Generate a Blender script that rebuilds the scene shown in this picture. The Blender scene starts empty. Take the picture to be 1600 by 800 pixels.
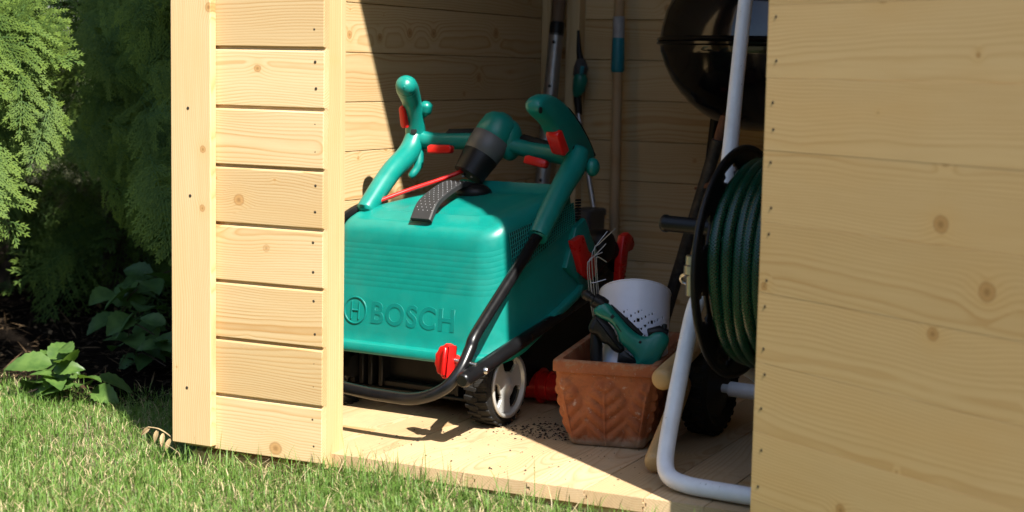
import bpy, bmesh, math, random
import numpy as np
from mathutils import Vector, Matrix, Quaternion
random.seed(7); rng = np.random.default_rng(7)
R = math.radians
scene = bpy.context.scene
COL = scene.collection

# ------------------------------------------------------------------ camera
cam_d = bpy.data.cameras.new('camera'); cam = bpy.data.objects.new('camera', cam_d); COL.objects.link(cam)
cam_d.sensor_width = 36; cam_d.lens = 36 * 2538.8 / 1600; cam_d.clip_start = .05; cam_d.clip_end = 400
YAW, PITCH, ROLL = .4524, .1152, .0198
def cam_axes():
    right = Vector((math.cos(YAW), math.sin(YAW), 0)); fwd = Vector((-math.sin(YAW), math.cos(YAW), 0)); up = Vector((0, 0, 1))
    f = fwd * math.cos(PITCH) - up * math.sin(PITCH); u = up * math.cos(PITCH) + fwd * math.sin(PITCH)
    r = right * math.cos(ROLL) + u * math.sin(ROLL); u2 = u * math.cos(ROLL) - right * math.sin(ROLL)
    return r, u2, f
r_, u_, f_ = cam_axes()
cam.matrix_world = Matrix(((r_.x, u_.x, -f_.x, 1.750), (r_.y, u_.y, -f_.y, -2.738), (r_.z, u_.z, -f_.z, .795), (0, 0, 0, 1)))
cam_d.dof.use_dof = True; cam_d.dof.focus_distance = 3.62; cam_d.dof.aperture_fstop = 3.6
scene.camera = cam

# ------------------------------------------------------------------ sky, sun, exposure
SUN_AZ, SUN_EL = R(-36.4), R(52)
world = bpy.data.worlds.new('World'); scene.world = world; world.use_nodes = True
wn = world.node_tree; wn.nodes.clear()
sky = wn.nodes.new('ShaderNodeTexSky'); sky.sky_type = 'NISHITA'; sky.sun_disc = False
sky.sun_elevation = SUN_EL; sky.sun_rotation = math.atan2(math.cos(SUN_AZ), math.sin(SUN_AZ))
bg = wn.nodes.new('ShaderNodeBackground'); bg.inputs['Strength'].default_value = .094
wo = wn.nodes.new('ShaderNodeOutputWorld')
wn.links.new(sky.outputs[0], bg.inputs[0]); wn.links.new(bg.outputs[0], wo.inputs[0])
sun_d = bpy.data.lights.new('sun', 'SUN'); sun_d.energy = 5; sun_d.angle = R(.53); sun_d.color = (1, .95, .86)
sun = bpy.data.objects.new('sun', sun_d); COL.objects.link(sun); sun.location = (4, -3, 6)
sdir = Vector((-math.cos(SUN_AZ) * math.cos(SUN_EL), -math.sin(SUN_AZ) * math.cos(SUN_EL), -math.sin(SUN_EL)))
sun.rotation_euler = sdir.to_track_quat('-Z', 'Y').to_euler()
scene.view_settings.view_transform = 'Standard'; scene.view_settings.look = 'None'
scene.view_settings.gamma = 1; scene.view_settings.exposure = 1.33; scene.view_settings.use_curve_mapping = False

# ------------------------------------------------------------------ material helpers
ALB = .77   # one scale for every albedo, so that white paint stays near .6 and pine near .55
class NT:
    def __init__(s, name):
        s.m = bpy.data.materials.new(name); s.m.use_nodes = True; s.t = s.m.node_tree; s.n = s.t.nodes
        s.b = s.n['Principled BSDF']; s.out = s.n['Material Output']
    def new(s, t, **kw):
        x = s.n.new(t)
        for k, v in kw.items(): setattr(x, k, v)
        return x
    def put(s, sock, v):
        if isinstance(v, bpy.types.NodeSocket): s.t.links.new(v, sock)
        elif v is not None: sock.default_value = v
    def math(s, op, a, b=None, c=None, clamp=False):
        x = s.new('ShaderNodeMath', operation=op); x.use_clamp = clamp
        for i, v in enumerate((a, b, c)): s.put(x.inputs[i], v)
        return x.outputs[0]
    def vm(s, op, a, b=None):
        x = s.new('ShaderNodeVectorMath', operation=op); s.put(x.inputs[0], a)
        if b is not None: s.put(x.inputs[1], b)
        return x.outputs[0]
    def noise(s, vec, scale, detail=3, rough=.5):
        x = s.new('ShaderNodeTexNoise'); s.put(x.inputs['Vector'], vec); x.inputs['Scale'].default_value = scale
        x.inputs['Detail'].default_value = detail; x.inputs['Roughness'].default_value = rough
        return x.outputs[0]
    def ramp(s, fac, stops):
        x = s.new('ShaderNodeValToRGB'); s.put(x.inputs[0], fac); e = x.color_ramp.elements
        while len(e) < len(stops): e.new(.5)
        for i, (p, c) in enumerate(stops):
            e[i].position = p; e[i].color = (c, c, c, 1) if isinstance(c, (int, float)) else (*c, 1)
        return x.outputs[0]
    def mix(s, fac, a, b, mode='MIX'):
        x = s.new('ShaderNodeMix', data_type='RGBA', blend_type=mode)
        s.put(x.inputs[0], fac)
        s.put(x.inputs[6], (*a, 1) if isinstance(a, tuple) else a); s.put(x.inputs[7], (*b, 1) if isinstance(b, tuple) else b)
        return x.outputs[2]
    def bump(s, h, strength=.3, dist=.002):
        x = s.new('ShaderNodeBump'); x.inputs['Strength'].default_value = strength; x.inputs['Distance'].default_value = dist
        s.put(x.inputs['Height'], h); s.t.links.new(x.outputs[0], s.b.inputs['Normal']); return x
    def obj(s): return s.new('ShaderNodeTexCoord').outputs['Object']
    def rand(s): return s.new('ShaderNodeObjectInfo').outputs['Random']

def plain(name, col, rough=.45, metal=0, var=.12, nscale=30, bump=.15, bdist=.0006, dust=0, coat=0, spec=.5, chips=0):
    col = tuple(x * ALB for x in col)
    t = NT(name); P = t.obj()
    n = t.noise(P, nscale, 4, .6); f = t.noise(P, nscale * 14, 2)
    c = t.mix(t.ramp(n, [(.3, 0.), (.7, 1.)]), tuple(x * (1 - var) for x in col), tuple(min(1, x * (1 + var)) for x in col))
    if dust:
        d = t.ramp(t.noise(P, nscale * .6, 6, .7), [(.48, 0.), (.75, 1.)])
        c = t.mix(t.math('MULTIPLY', d, dust), c, (.34, .29, .22))
    if chips:
        k_ = t.ramp(t.noise(P, 85, 5, .75), [(.66, 0.), (.69, 1.)]); c = t.mix(t.math('MULTIPLY', k_, chips), c, (.10, .075, .06))
    t.put(t.b.inputs['Base Color'], c)
    t.put(t.b.inputs['Roughness'], t.math('ADD', t.math('MULTIPLY', n, .18), rough - .09))
    t.b.inputs['Metallic'].default_value = metal; t.b.inputs['Specular IOR Level'].default_value = spec
    if coat: t.b.inputs['Coat Weight'].default_value = coat
    if bump: t.bump(f, bump, bdist)
    return t.m

def wood(name, light, dark, knot=1., ringc=.55, rough=.55, ringscale=200, varr=.14, vertical=False, bmp=.22, kgate=.38, dirt=0.):
    light = tuple(x * ALB for x in light); dark = tuple(x * ALB for x in dark)
    t = NT(name); P0 = t.obj(); rnd = t.rand()
    if vertical:   # grain runs up the timber
        s0 = t.new('ShaderNodeSeparateXYZ'); t.put(s0.inputs[0], P0); c0 = t.new('ShaderNodeCombineXYZ')
        t.put(c0.inputs[0], s0.outputs[2]); t.put(c0.inputs[1], s0.outputs[1]); t.put(c0.inputs[2], s0.outputs[0]); P0 = c0.outputs[0]
    cx = t.new('ShaderNodeCombineXYZ'); t.put(cx.inputs[0], t.math('MULTIPLY', rnd, 37.3)); t.put(cx.inputs[1], 0.); t.put(cx.inputs[2], 0.)
    P = t.vm('ADD', P0, cx.outputs[0])
    sp = t.new('ShaderNodeSeparateXYZ'); t.put(sp.inputs[0], P); X, Y, Z = sp.outputs
    # knots: cells drawn out along the board, only some of them filled
    kv = t.new('ShaderNodeCombineXYZ'); t.put(kv.inputs[0], t.math('MULTIPLY', X, 6.6)); t.put(kv.inputs[1], t.math('ADD', t.math('MULTIPLY', Z, 7.4), t.math('MULTIPLY', rnd, 91.)))
    vo = t.new('ShaderNodeTexVoronoi', voronoi_dimensions='2D'); t.put(vo.inputs['Vector'], kv.outputs[0]); vo.inputs['Scale'].default_value = 1
    sc = t.new('ShaderNodeSeparateColor'); t.put(sc.inputs[0], vo.outputs['Color'])
    gate = t.ramp(sc.outputs[0], [(kgate, 0.), (kgate + .03, 1.)])
    size = t.math('MULTIPLY_ADD', t.math('POWER', sc.outputs[1], 1.6), .95, .28)
    kd = t.math('DIVIDE', t.math('ADD', vo.outputs['Distance'], t.math('MULTIPLY', t.noise(P, 60, 2), .03)), size)
    near = t.math('MULTIPLY', t.ramp(kd, [(.0, 1.), (.42, 0.)]), gate)
    core = t.math('MULTIPLY', t.ramp(kd, [(.085, 1.), (.115, 0.)]), gate)
    edge_k = t.math('MULTIPLY', t.ramp(kd, [(.078, 0.), (.100, 1.), (.118, 0.)]), gate)
    dark_c = t.math('MULTIPLY', t.ramp(kd, [(.03, 1.), (.07, 0.)]), gate)
    # growth rings round a wandering pith
    wv = t.new('ShaderNodeCombineXYZ'); t.put(wv.inputs[0], t.math('MULTIPLY', X, 1.6)); t.put(wv.inputs[1], t.math('MULTIPLY', rnd, 50.)); t.put(wv.inputs[2], t.math('MULTIPLY', Z, 4.))
    wander = t.math('SUBTRACT', t.noise(wv.outputs[0], 1., 2), .5)
    zz = t.math('ADD', t.math('ADD', Z, t.math('MULTIPLY', wander, .085)), t.math('MULTIPLY_ADD', t.math('FRACT', t.math('MULTIPLY', rnd, 7.7)), .12, -.12))
    yy = t.math('ADD', Y, t.math('MULTIPLY_ADD', t.math('FRACT', t.math('MULTIPLY', rnd, 13.1)), .05, .015))
    rr = t.math('SQRT', t.math('ADD', t.math('MULTIPLY', zz, zz), t.math('MULTIPLY', yy, yy)))
    rr = t.math('ADD', rr, t.math('MULTIPLY', t.math('MULTIPLY', near, near), t.math('MULTIPLY', size, .016)))
    q = t.math('ADD', t.math('MULTIPLY', rr, ringscale), t.math('MULTIPLY', t.noise(P, 5, 2), .9))
    ring = t.ramp(t.math('FRACT', q), [(0., .25), (.15, 0.), (.62, .22), (.9, 1.), (1., .25)])
    fv = t.vm('MULTIPLY', P, (6, 240, 240)); fib = t.noise(fv, 1, 3, .6)
    blot = t.noise(t.vm('MULTIPLY', P, (3, 9, 9)), 1, 3)
    strength = t.math('MULTIPLY', ring, t.math('MULTIPLY_ADD', t.noise(t.vm('MULTIPLY', P, (1.5, 14, 14)), 1, 2), 1.1, .0))
    c = t.mix(t.math('MULTIPLY', strength, ringc, clamp=True), light, dark)
    c = t.mix(t.math('MULTIPLY', t.ramp(blot, [(.45, 0.), (.75, 1.)]), .35), c, tuple(a * b for a, b in zip(light, (.97, .84, .66))))
    c = t.mix(t.math('MULTIPLY', t.math('SUBTRACT', fib, .35, clamp=True), .5), c, dark)
    tone = t.math('MULTIPLY_ADD', t.math('FRACT', t.math('MULTIPLY', rnd, 29.)), varr, 1 - varr * .6)
    tc = t.new('ShaderNodeCombineColor'); t.put(tc.inputs[0], tone); t.put(tc.inputs[1], t.math('POWER', tone, 1.15)); t.put(tc.inputs[2], t.math('POWER', tone, 1.5))
    c = t.mix(1., c, tc.outputs[0], 'MULTIPLY')
    if knot:
        c = t.mix(t.math('MULTIPLY', core, .75 * knot), c, (.42, .21, .07))
        c = t.mix(t.math('MULTIPLY', edge_k, .5 * knot), c, (.20, .085, .028))
        c = t.mix(t.math('MULTIPLY', dark_c, .8 * knot), c, (.13, .055, .02))
        c = t.mix(t.math('MULTIPLY', t.math('MULTIPLY', near, near), .35), c, tuple(a * b for a, b in zip(light, (.95, .78, .52))))
    if dirt:   # trodden-in soil, in patches of its own shape
        d1 = t.ramp(t.noise(P0, 5.5, 6, .7), [(.47, 0.), (.72, 1.)]); d2 = t.ramp(t.noise(P0, 70, 4, .8), [(.45, 0.), (.7, 1.)])
        c = t.mix(t.math('MULTIPLY', t.math('MULTIPLY', d1, t.math('MULTIPLY_ADD', d2, .7, .3)), .55 * dirt), c, (.22, .16, .10))
    t.put(t.b.inputs['Base Color'], c); t.b.inputs['Roughness'].default_value = rough
    t.b.inputs['Specular IOR Level'].default_value = .3
    t.bump(t.math('ADD', t.math('MULTIPLY', fib, .6), t.math('MULTIPLY', ring, .4)), bmp, .0008)
    return t.m

M = {}
M['pine'] = wood('pine', (.80, .605, .34), (.55, .285, .085), ringc=1.25, varr=.24, kgate=.46)
M['pine_up'] = wood('pine_upright', (.80, .60, .33), (.55, .285, .085), ringc=.9, vertical=True, kgate=.62)
M['pine_door'] = wood('pine_door', (.90, .61, .285), (.60, .30, .085), knot=.9, ringc=.8, bmp=.05, kgate=.45, varr=.12)
M['pine_floor'] = wood('pine_floor', (.70, .52, .31), (.46, .245, .09), knot=.7, ringc=.9, rough=.5, varr=.22, dirt=1.)
M['old_wood'] = wood('old_wood', (.52, .36, .20), (.30, .17, .08), knot=.2, varr=.2)
M['stick_wood'] = wood('stick_wood', (.62, .42, .19), (.42, .23, .09), knot=0, rough=.4, ringscale=300)
M['grey_wood'] = wood('grey_wood', (.20, .13, .08), (.10, .06, .04), knot=.2)
M['green'] = plain('green_plastic', (.002, .245, .205), .36, var=.07, bump=.10, dust=.03)
M['green_emboss'] = plain('green_emboss', (.001, .195, .168), .36, var=.04, bump=.05)
M['green_dark'] = plain('green_dark_plastic', (.004, .20, .145), .34, var=.08, bump=.1)
M['black'] = plain('black_plastic', (.010, .010, .011), .42, var=.3, bump=.2, dust=.012, spec=.28)
M['black_soft'] = plain('black_rubber', (.014, .014, .014), .65, var=.25, bump=.35, dust=.05, spec=.2)
M['black_tube'] = plain('black_tube_paint', (.007, .007, .008), .3, var=.2, bump=.03, coat=0, spec=.35)
M['grey_pl'] = plain('charcoal_plastic', (.075, .075, .08), .45, var=.1)
M['mid_grey'] = plain('mid_grey_plastic', (.13, .13, .135), .45, var=.08)
M['strap_pl'] = plain('strap_plastic', (.034, .034, .036), .55, var=.1, spec=.3)
M['opening_dark'] = plain('opening_shade', (.0015, .006, .005), .9, var=.1, bump=0)  # near-black for openings: the shade inside is put into the colour
M['red'] = plain('red_plastic', (.80, .014, .012), .3, var=.08, bump=.05)
M['red_dark'] = plain('red_plastic_worn', (.72, .016, .012), .38, var=.12)
M['silver'] = plain('silver_plastic', (.62, .62, .60), .36, metal=.25, var=.05, bump=.03)
M['steel'] = plain('steel', (.55, .55, .55), .3, metal=1, var=.1, bump=.03)
M['dull_steel'] = plain('dull_aluminium', (.48, .47, .46), .42, metal=.8, var=.15, bump=.1)
M['dark_iron'] = plain('dark_iron', (.045, .043, .042), .5, metal=.5, var=.35, bump=.4, dust=.25)
M['enamel'] = plain('black_enamel', (.006, .006, .007), .12, var=.1, bump=.02, coat=.15)
M['white_paint'] = plain('white_paint', (1.0, 1.0, 1.04), .33, var=.04, bump=.05, dust=.18, chips=.8)
M['white_pot'] = plain('white_pot_paint', (.88, .88, .96), .35, var=.03, bump=.03)
M['yellow'] = plain('yellow_plastic', (.75, .42, .02), .4)
M['teal'] = plain('teal_label', (.01, .24, .32), .4, var=.05, bump=0)
M['pale'] = plain('pale_sleeve', (.42, .43, .46), .45, var=.2)
M['rust'] = plain('rust', (.22, .09, .04), .8, var=.4, bump=.5)
M['nail'] = plain('nail_steel', (.10, .08, .06), .45, metal=.6, var=.3, bump=.2)
M['crumb'] = plain('soil_crumb', (.035, .024, .016), .95, var=.5, nscale=200, bump=.3)
M['bark'] = plain('bark', (.07, .045, .03), .9, var=.5, nscale=40, bump=1, bdist=.01)
M['felt'] = plain('roof_felt', (.03, .03, .03), .9, var=.3)
M['dry'] = plain('dry_leaf', (.46, .33, .17), .7, var=.3)

# ------------------------------------------------------------------ mesh helpers
def V(*a): return Vector(a)
def catmull(pts, n=8):
    P = [Vector(p) for p in pts]; P = [P[0] * 2 - P[1]] + P + [P[-1] * 2 - P[-2]]; out = []
    for i in range(1, len(P) - 2):
        a, b, c, d = P[i - 1:i + 3]
        for k in range(n):
            t = k / n
            out.append(.5 * ((2 * b) + (c - a) * t + (2 * a - 5 * b + 4 * c - d) * t * t + (3 * b - a - 3 * c + d) * t ** 3))
    out.append(P[-2].copy()); return out
def lerps(vals, n):
    out = []
    for i in range(len(vals) - 1):
        for k in range(n): out.append(vals[i] + (vals[i + 1] - vals[i]) * k / n)
    out.append(vals[-1]); return out
def smooth2(pts, n=4):
    P = [Vector((x, y, 0)) for x, y in pts]; P = P[-1:] + P + P[:2]; out = []
    for i in range(1, len(P) - 2):
        a, b, c_, d = P[i - 1:i + 3]
        for k in range(n):
            t_ = k / n; q = .5 * ((2 * b) + (c_ - a) * t_ + (2 * a - 5 * b + 4 * c_ - d) * t_ * t_ + (3 * b - a - 3 * c_ + d) * t_ ** 3); out.append((q.x, q.y))
    return out
class MB:
    def __init__(s): s.v = []; s.f = []; s.uv = {}
    def add(s, vs, fs):
        o = len(s.v); s.v += [tuple(p) for p in vs]; s.f += [tuple(i + o for i in f) for f in fs]; return s
    def cbox(s, a, b, c=.0015, mat=None):
        lo = [min(p, q) for p, q in zip(a, b)]; hi = [max(p, q) for p, q in zip(a, b)]
        bm = bmesh.new(); r = bmesh.ops.create_cube(bm, size=1)
        for v in bm.verts: v.co = Vector([lo[i] + (v.co[i] + .5) * (hi[i] - lo[i]) for i in range(3)])
        if c: bmesh.ops.bevel(bm, geom=list(bm.edges), offset=c, segments=1, affect='EDGES')
        if mat: bm.transform(mat)
        s.add([v.co for v in bm.verts], [[v.index for v in f.verts] for f in bm.faces]) if not bm.verts.index_update() else None
        bm.free(); return s
    def tube(s, pts, rad, seg=14, caps=True, ell=1., up=None, uv=False, closed=False):
        P = [Vector(p) for p in pts]; n = len(P); rad = list(rad) if hasattr(rad, '__len__') else [rad] * n
        ell = list(ell) if hasattr(ell, '__len__') else [ell] * n
        T = []
        for i in range(n):
            a = P[i - 1] if i or closed else P[i]; b = P[(i + 1) % n] if (i < n - 1 or closed) else P[i]; T.append((b - a).normalized())
        N = Vector(up) if up else (Vector((0, 0, 1)) if abs(T[0].z) < .9 else Vector((1, 0, 0)))
        base = len(s.v); L = 0
        for i in range(n):
            N = (N - T[i] * N.dot(T[i])).normalized(); B = T[i].cross(N)
            for k in range(seg):
                a = 2 * math.pi * k / seg
                s.v.append(tuple(P[i] + N * (math.cos(a) * rad[i]) + B * (math.sin(a) * rad[i] * ell[i])))
        for i in range(n if closed else n - 1):
            l0 = L; L += (P[(i + 1) % n] - P[i]).length; j = (i + 1) % n
            for k in range(seg):
                k2 = (k + 1) % seg
                if uv: s.uv[len(s.f)] = [(l0, k / seg), (l0, (k + 1) / seg), (L, (k + 1) / seg), (L, k / seg)]
                s.f.append((base + i * seg + k, base + i * seg + k2, base + j * seg + k2, base + j * seg + k))
        if caps and not closed:
            for i, dr in ((0, -1), (n - 1, 1)):
                # rounded-off end: one smaller ring and a cap
                o = len(s.v); c = P[i] + T[i] * dr * rad[i] * .18
                ring = [Vector(s.v[base + i * seg + k]) for k in range(seg)]
                s.v += [tuple(c + (q - P[i]) * .8) for q in ring]
                for k in range(seg):
                    k2 = (k + 1) % seg; a, b = base + i * seg + k, base + i * seg + k2
                    s.f.append((a, b, o + k2, o + k) if dr > 0 else (b, a, o + k, o + k2))
                s.f.append(tuple(o + k for k in range(seg)) if dr > 0 else tuple(o + k for k in reversed(range(seg))))
        return s
    def lathe(s, prof, seg=32, mat=None, cap=True):
        mat = mat or Matrix.Identity(4); base = len(s.v)
        for r, h in prof:
            for k in range(seg):
                a = 2 * math.pi * k / seg; s.v.append(tuple(mat @ Vector((math.cos(a) * r, math.sin(a) * r, h))))
        for i in range(len(prof) - 1):
            for k in range(seg):
                k2 = (k + 1) % seg
                s.f.append((base + i * seg + k, base + i * seg + k2, base + (i + 1) * seg + k2, base + (i + 1) * seg + k))
        if cap:
            s.f.append(tuple(base + k for k in reversed(range(seg)))); s.f.append(tuple(base + (len(prof) - 1) * seg + k for k in range(seg)))
        return s
    def prism(s, out, th, bev=.002, mat=None, bulge=0):
        mat = mat or Matrix.Identity(4); n = len(out); P = [Vector((x, y)) for x, y in out]
        area = sum(P[i].x * P[(i + 1) % n].y - P[(i + 1) % n].x * P[i].y for i in range(n))
        if area < 0: P.reverse()
        nrm = []
        for i in range(n):
            d = (P[(i + 1) % n] - P[i - 1]).normalized(); nrm.append(Vector((d.y, -d.x)))
        lev = [(-th / 2, bev), (-th / 2 + bev * .3, bev * .3), (-th / 2 + bev, 0), (th / 2 - bev, 0), (th / 2 - bev * .3, bev * .3), (th / 2, bev)]
        base = len(s.v)
        for z, ins in lev:
            for i in range(n):
                q = P[i] - nrm[i] * ins; s.v.append(tuple(mat @ Vector((q.x, q.y, z))))
        for l in range(5):
            for i in range(n):
                j = (i + 1) % n; s.f.append((base + l * n + i, base + l * n + j, base + (l + 1) * n + j, base + (l + 1) * n + i))
        s.f.append(tuple(base + i for i in reversed(range(n)))); s.f.append(tuple(base + 5 * n + i for i in range(n)))
        return s
    def ball(s, c, r, mat=None, seg=16, rings=10):
        r = r if hasattr(r, '__len__') else (r, r, r); vs = [(0, 0, -1)]; c = Vector(c)
        for i in range(1, rings):
            a = math.pi * i / rings - math.pi / 2
            for k in range(seg): vs.append((math.cos(a) * math.cos(2 * math.pi * k / seg), math.cos(a) * math.sin(2 * math.pi * k / seg), math.sin(a)))
        vs.append((0, 0, 1)); fs = []
        for k in range(seg): fs.append((0, 1 + (k + 1) % seg, 1 + k)); fs.append((len(vs) - 1, 1 + (rings - 2) * seg + k, 1 + (rings - 2) * seg + (k + 1) % seg))
        for i in range(rings - 2):
            for k in range(seg):
                k2 = (k + 1) % seg; fs.append((1 + i * seg + k, 1 + i * seg + k2, 1 + (i + 1) * seg + k2, 1 + (i + 1) * seg + k))
        mat = mat or Matrix.Identity(3)
        return s.add([c + (mat @ Vector((v[0] * r[0], v[1] * r[1], v[2] * r[2]))) for v in vs], fs)
    def mesh(s, name, org=(0, 0, 0), smooth=40):
        me = bpy.data.meshes.new(name); o = Vector(org)
        me.from_pydata([tuple(Vector(p) - o) for p in s.v], [], s.f)
        if s.uv:
            uvl = me.uv_layers.new(name='UVMap')
            for p in me.polygons:
                if p.index in s.uv:
                    for li, c in zip(p.loop_indices, s.uv[p.index]): uvl.data[li].uv = c
        me.validate()
        if smooth:
            me.shade_smooth(); me.set_sharp_from_angle(angle=R(smooth))
        return me
    def build(s, name, mat, parent=None, org=(0, 0, 0), smooth=40):
        me = s.mesh(name, org, smooth); me.materials.append(M[mat] if isinstance(mat, str) else mat)
        return link(name, me, parent)
def link(name, me, parent=None):
    o = bpy.data.objects.new(name, me); COL.objects.link(o)
    if parent: o.parent = parent
    return o
def tag(o, label=None, cat=None, group=None, kind=None):
    for k, v in (('label', label), ('category', cat), ('group', group), ('kind', kind)):
        if v: o[k] = v
    return o
def thing(name, label, cat, loc=(0, 0, 0), rz=0, group=None):
    o = bpy.data.objects.new(name, None); COL.objects.link(o); o.location = loc; o.rotation_euler = (0, 0, rz); o.empty_display_size = .1
    return tag(o, label, cat, group)
def axis_mat(p, d, up=(0, 0, 1)):   # local z along d, origin p
    d = Vector(d).normalized(); u = Vector(up)
    if abs(d.dot(u)) > .95: u = Vector((1, 0, 0))
    x = u.cross(d).normalized(); y = d.cross(x)
    return Matrix(((x.x, y.x, d.x, p[0]), (x.y, y.y, d.y, p[1]), (x.z, y.z, d.z, p[2]), (0, 0, 0, 1)))

# ================================================================== THE SHED
shed = thing('garden_shed', 'pale pine plank garden shed with its wide door standing open', 'shed', (0, 0, 0))
ZB = -.0154; PW = .12; NP = 21; XS = -.343; YB = 1.80; XR = 1.75
def plank_mesh(name, length, flush=False):
    # cross-section (y, z): outside face at y = 0, tongue recessed in the groove; local x runs along the board
    if flush: sec = [(0, .0003), (0, .1197), (.0006, .1199), (.019, .1199), (.019, .0001), (.0006, .0001)]
    else: sec = [(0, .0050), (0, .1135), (.0012, .1158), (.0035, .1168), (.0068, .1170), (.0068, .1228), (.012, .1228), (.012, .1194), (.0165, .1194), (.019, .1184), (.019, .0016), (.0165, .0006), (.0125, .0006), (.0125, .0032), (.0036, .0032), (.0013, .0037)]
    n = len(sec); vs = []; xs = [0, .001, length - .001, length]
    for i, x in enumerate(xs):
        e = .0007 if i in (0, 3) else 0
        for y, z in sec: vs.append((x, min(max(y, e), .019 - e), min(max(z, e), .1228)))
    fs = [tuple(range(n)), tuple(3 * n + i for i in reversed(range(n)))]
    for l in range(3):
        for i in range(n):
            j = (i + 1) % n; fs.append((l * n + j, l * n + i, (l + 1) * n + i, (l + 1) * n + j))
    mb = MB(); mb.v = vs; mb.f = fs; return mb.mesh(name, smooth=25)
def planks(parent, me, n, fn, mat, jit=1.):
    me.materials.append(M[mat])
    for k in range(n):
        o = link('plank', me, parent); o.location, o.rotation_euler = fn(k)
        o.location = Vector(o.location) + Vector((random.uniform(-.0012, 0), random.uniform(-.0008, .0008) * jit, 0))
# front wall, left of the opening: stud plus boards
def timber(parent, name, boxes, mat='pine_up', ch=.002):
    mb = MB()
    for a, b in boxes: mb.cbox(a, b, ch)
    return mb.build(name, mat, parent, smooth=30)
fw = timber(shed, 'front_wall', [((-.050, .0195, -.03), (-.006, .072, 2.5))])
planks(fw, plank_mesh('front_plank', .34), NP, lambda k: ((-.3405, 0, ZB + PW * k), (0, 0, 0)), 'pine')
timber(fw, 'stud', [((-.046, .0722, -.03), (-.0075, .092, 2.5))])
timber(shed, 'corner_post', [((-.3615, -.0205, -.004), (-.2605, -.0008, 2.5))])
timber(shed, 'corner_post', [((-.3635, -.0006, -.004), (-.3428, .018, 2.5))])
def nail_mesh(name, r=.0030, h=1.):
    mb = MB(); mb.lathe([(r, -.001), (r, .0004 * h), (r * .75, .0008 * h), (r * .3, .0009 * h)], 10); me = mb.mesh(name); me.materials.append(M['nail']); return me
nm = nail_mesh('nail_head')
for k in range(0, 8):
    for dz in (.035, .092):
        o = link('nail', nm, fw); o.location = (-.022 + random.uniform(-.003, .003), .0002, ZB + PW * k + dz + random.uniform(-.008, .008)); o.rotation_euler = (R(90), 0, 0)
for (x, z) in ((-.322, .116), (-.317, .70), (-.312, .52)):
    o = link('screw', nm, shed); o.location = (x, -.0207, z); o.rotation_euler = (R(90), 0, 0); o.scale = (1.1, 1.1, 1)
# front wall right of the opening, behind the door
fr = timber(shed, 'front_wall', [((.957, .0195, -.03), (1.005, .092, 2.5))])
planks(fr, plank_mesh('front_plank_right', .80), NP, lambda k: ((.952, 0, ZB + PW * k), (0, 0, 0)), 'pine')
# side walls: inner faces at XS and XR
sw = timber(shed, 'side_wall', [((XS + .0005, .0195, -.01), (XS + .035, .056, 2.5))])
planks(sw, plank_mesh('side_plank', 1.775), NP, lambda k: ((XS - .019, 1.795, ZB + PW * k), (0, 0, -math.pi / 2)), 'pine')
rw = timber(shed, 'side_wall', [((XR - .035, 1.0, 0), (XR - .0005, 1.045, 2.507))])
planks(rw, plank_mesh('right_plank', 1.775), NP, lambda k: ((XR + .019, .02, ZB + PW * k), (0, 0, math.pi / 2)), 'pine')
# back wall with its corner stud and an upright
bw = timber(shed, 'back_wall', [((XS + .0008, YB - .060, .0005), (XS + .030, YB - .0008, 2.507))])
planks(bw, plank_mesh('back_plank', 2.12), NP, lambda k: ((XR + .019, YB + .019, ZB + PW * k), (0, 0, math.pi)), 'pine')
timber(bw, 'stud', [((XS + .074, YB - .045, .0005), (XS + .118, YB - .0008, 2.507))])
timber(bw, 'stud', [((.95, YB - .045, .0005), (.995, YB - .0008, 2.507))])
# roof: sloping to the back
mb = MB()
mb.add([(-.42, -.03, 2.5085), (1.83, -.03, 2.5085), (1.83, 1.9, 2.5085), (-.42, 1.9, 2.5085), (-.42, -.03, 2.59), (1.83, -.03, 2.59), (1.83, 1.9, 2.54), (-.42, 1.9, 2.54)],
       [(3, 2, 1, 0), (4, 5, 6, 7), (0, 1, 5, 4), (1, 2, 6, 5), (2, 3, 7, 6), (3, 0, 4, 7)])
mb.build('roof', 'felt', shed, smooth=0)
timber(shed, 'lintel', [((-.005, .0005, 2.47), (.955, .04, 2.507))], 'pine')
# floor: bearer below, boards front to back
fl = timber(shed, 'floor', [((-.34, .058, -.10), (1.74, .10, -.0275))], 'pine')
timber(fl, 'bearer', [((-.34, 1.6, -.10), (1.74, 1.65, -.0275))], 'pine')
timber(fl, 'bearer', [((-.34, .0195, -.10), (-.012, .0565, -.0275))], 'pine')
def floor_mesh(length):
    # end section (across, z): tongue on one side, groove on the other
    sec = [(-.0592, -.0008), (-.0584, 0), (.0584, 0), (.0592, -.0008), (.0592, -.009), (.0535, -.0095), (.0535, -.0165), (.0592, -.017), (.0592, -.027), (-.0592, -.027), (-.0592, -.0175), (-.0636, -.016), (-.0636, -.0105), (-.0592, -.0085)]
    n = len(sec); vs = [(x, y, z) for x in (0, length) for y, z in sec]
    fs = [tuple(range(n)), tuple(n + i for i in reversed(range(n)))] + [((i + 1) % n, i, n + i, n + (i + 1) % n) for i in range(n)]
    mb = MB(); mb.v = vs; mb.f = fs; return mb.mesh('floor_board', smooth=0)
fme = floor_mesh(1.722); fme.materials.append(M['pine_floor'])
for k in range(-6, 12):
    o = link('floor_board', fme, fl); x = .38 + .12 * k
    if k == -6: x = -.309; o.scale = (1, .48, 1)
    o.location = (x, (.045 if x > .02 else .074) + random.uniform(-.0025, .0025), random.uniform(-.0004, .0004)); o.rotation_euler = (0, 0, math.pi / 2)
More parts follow.
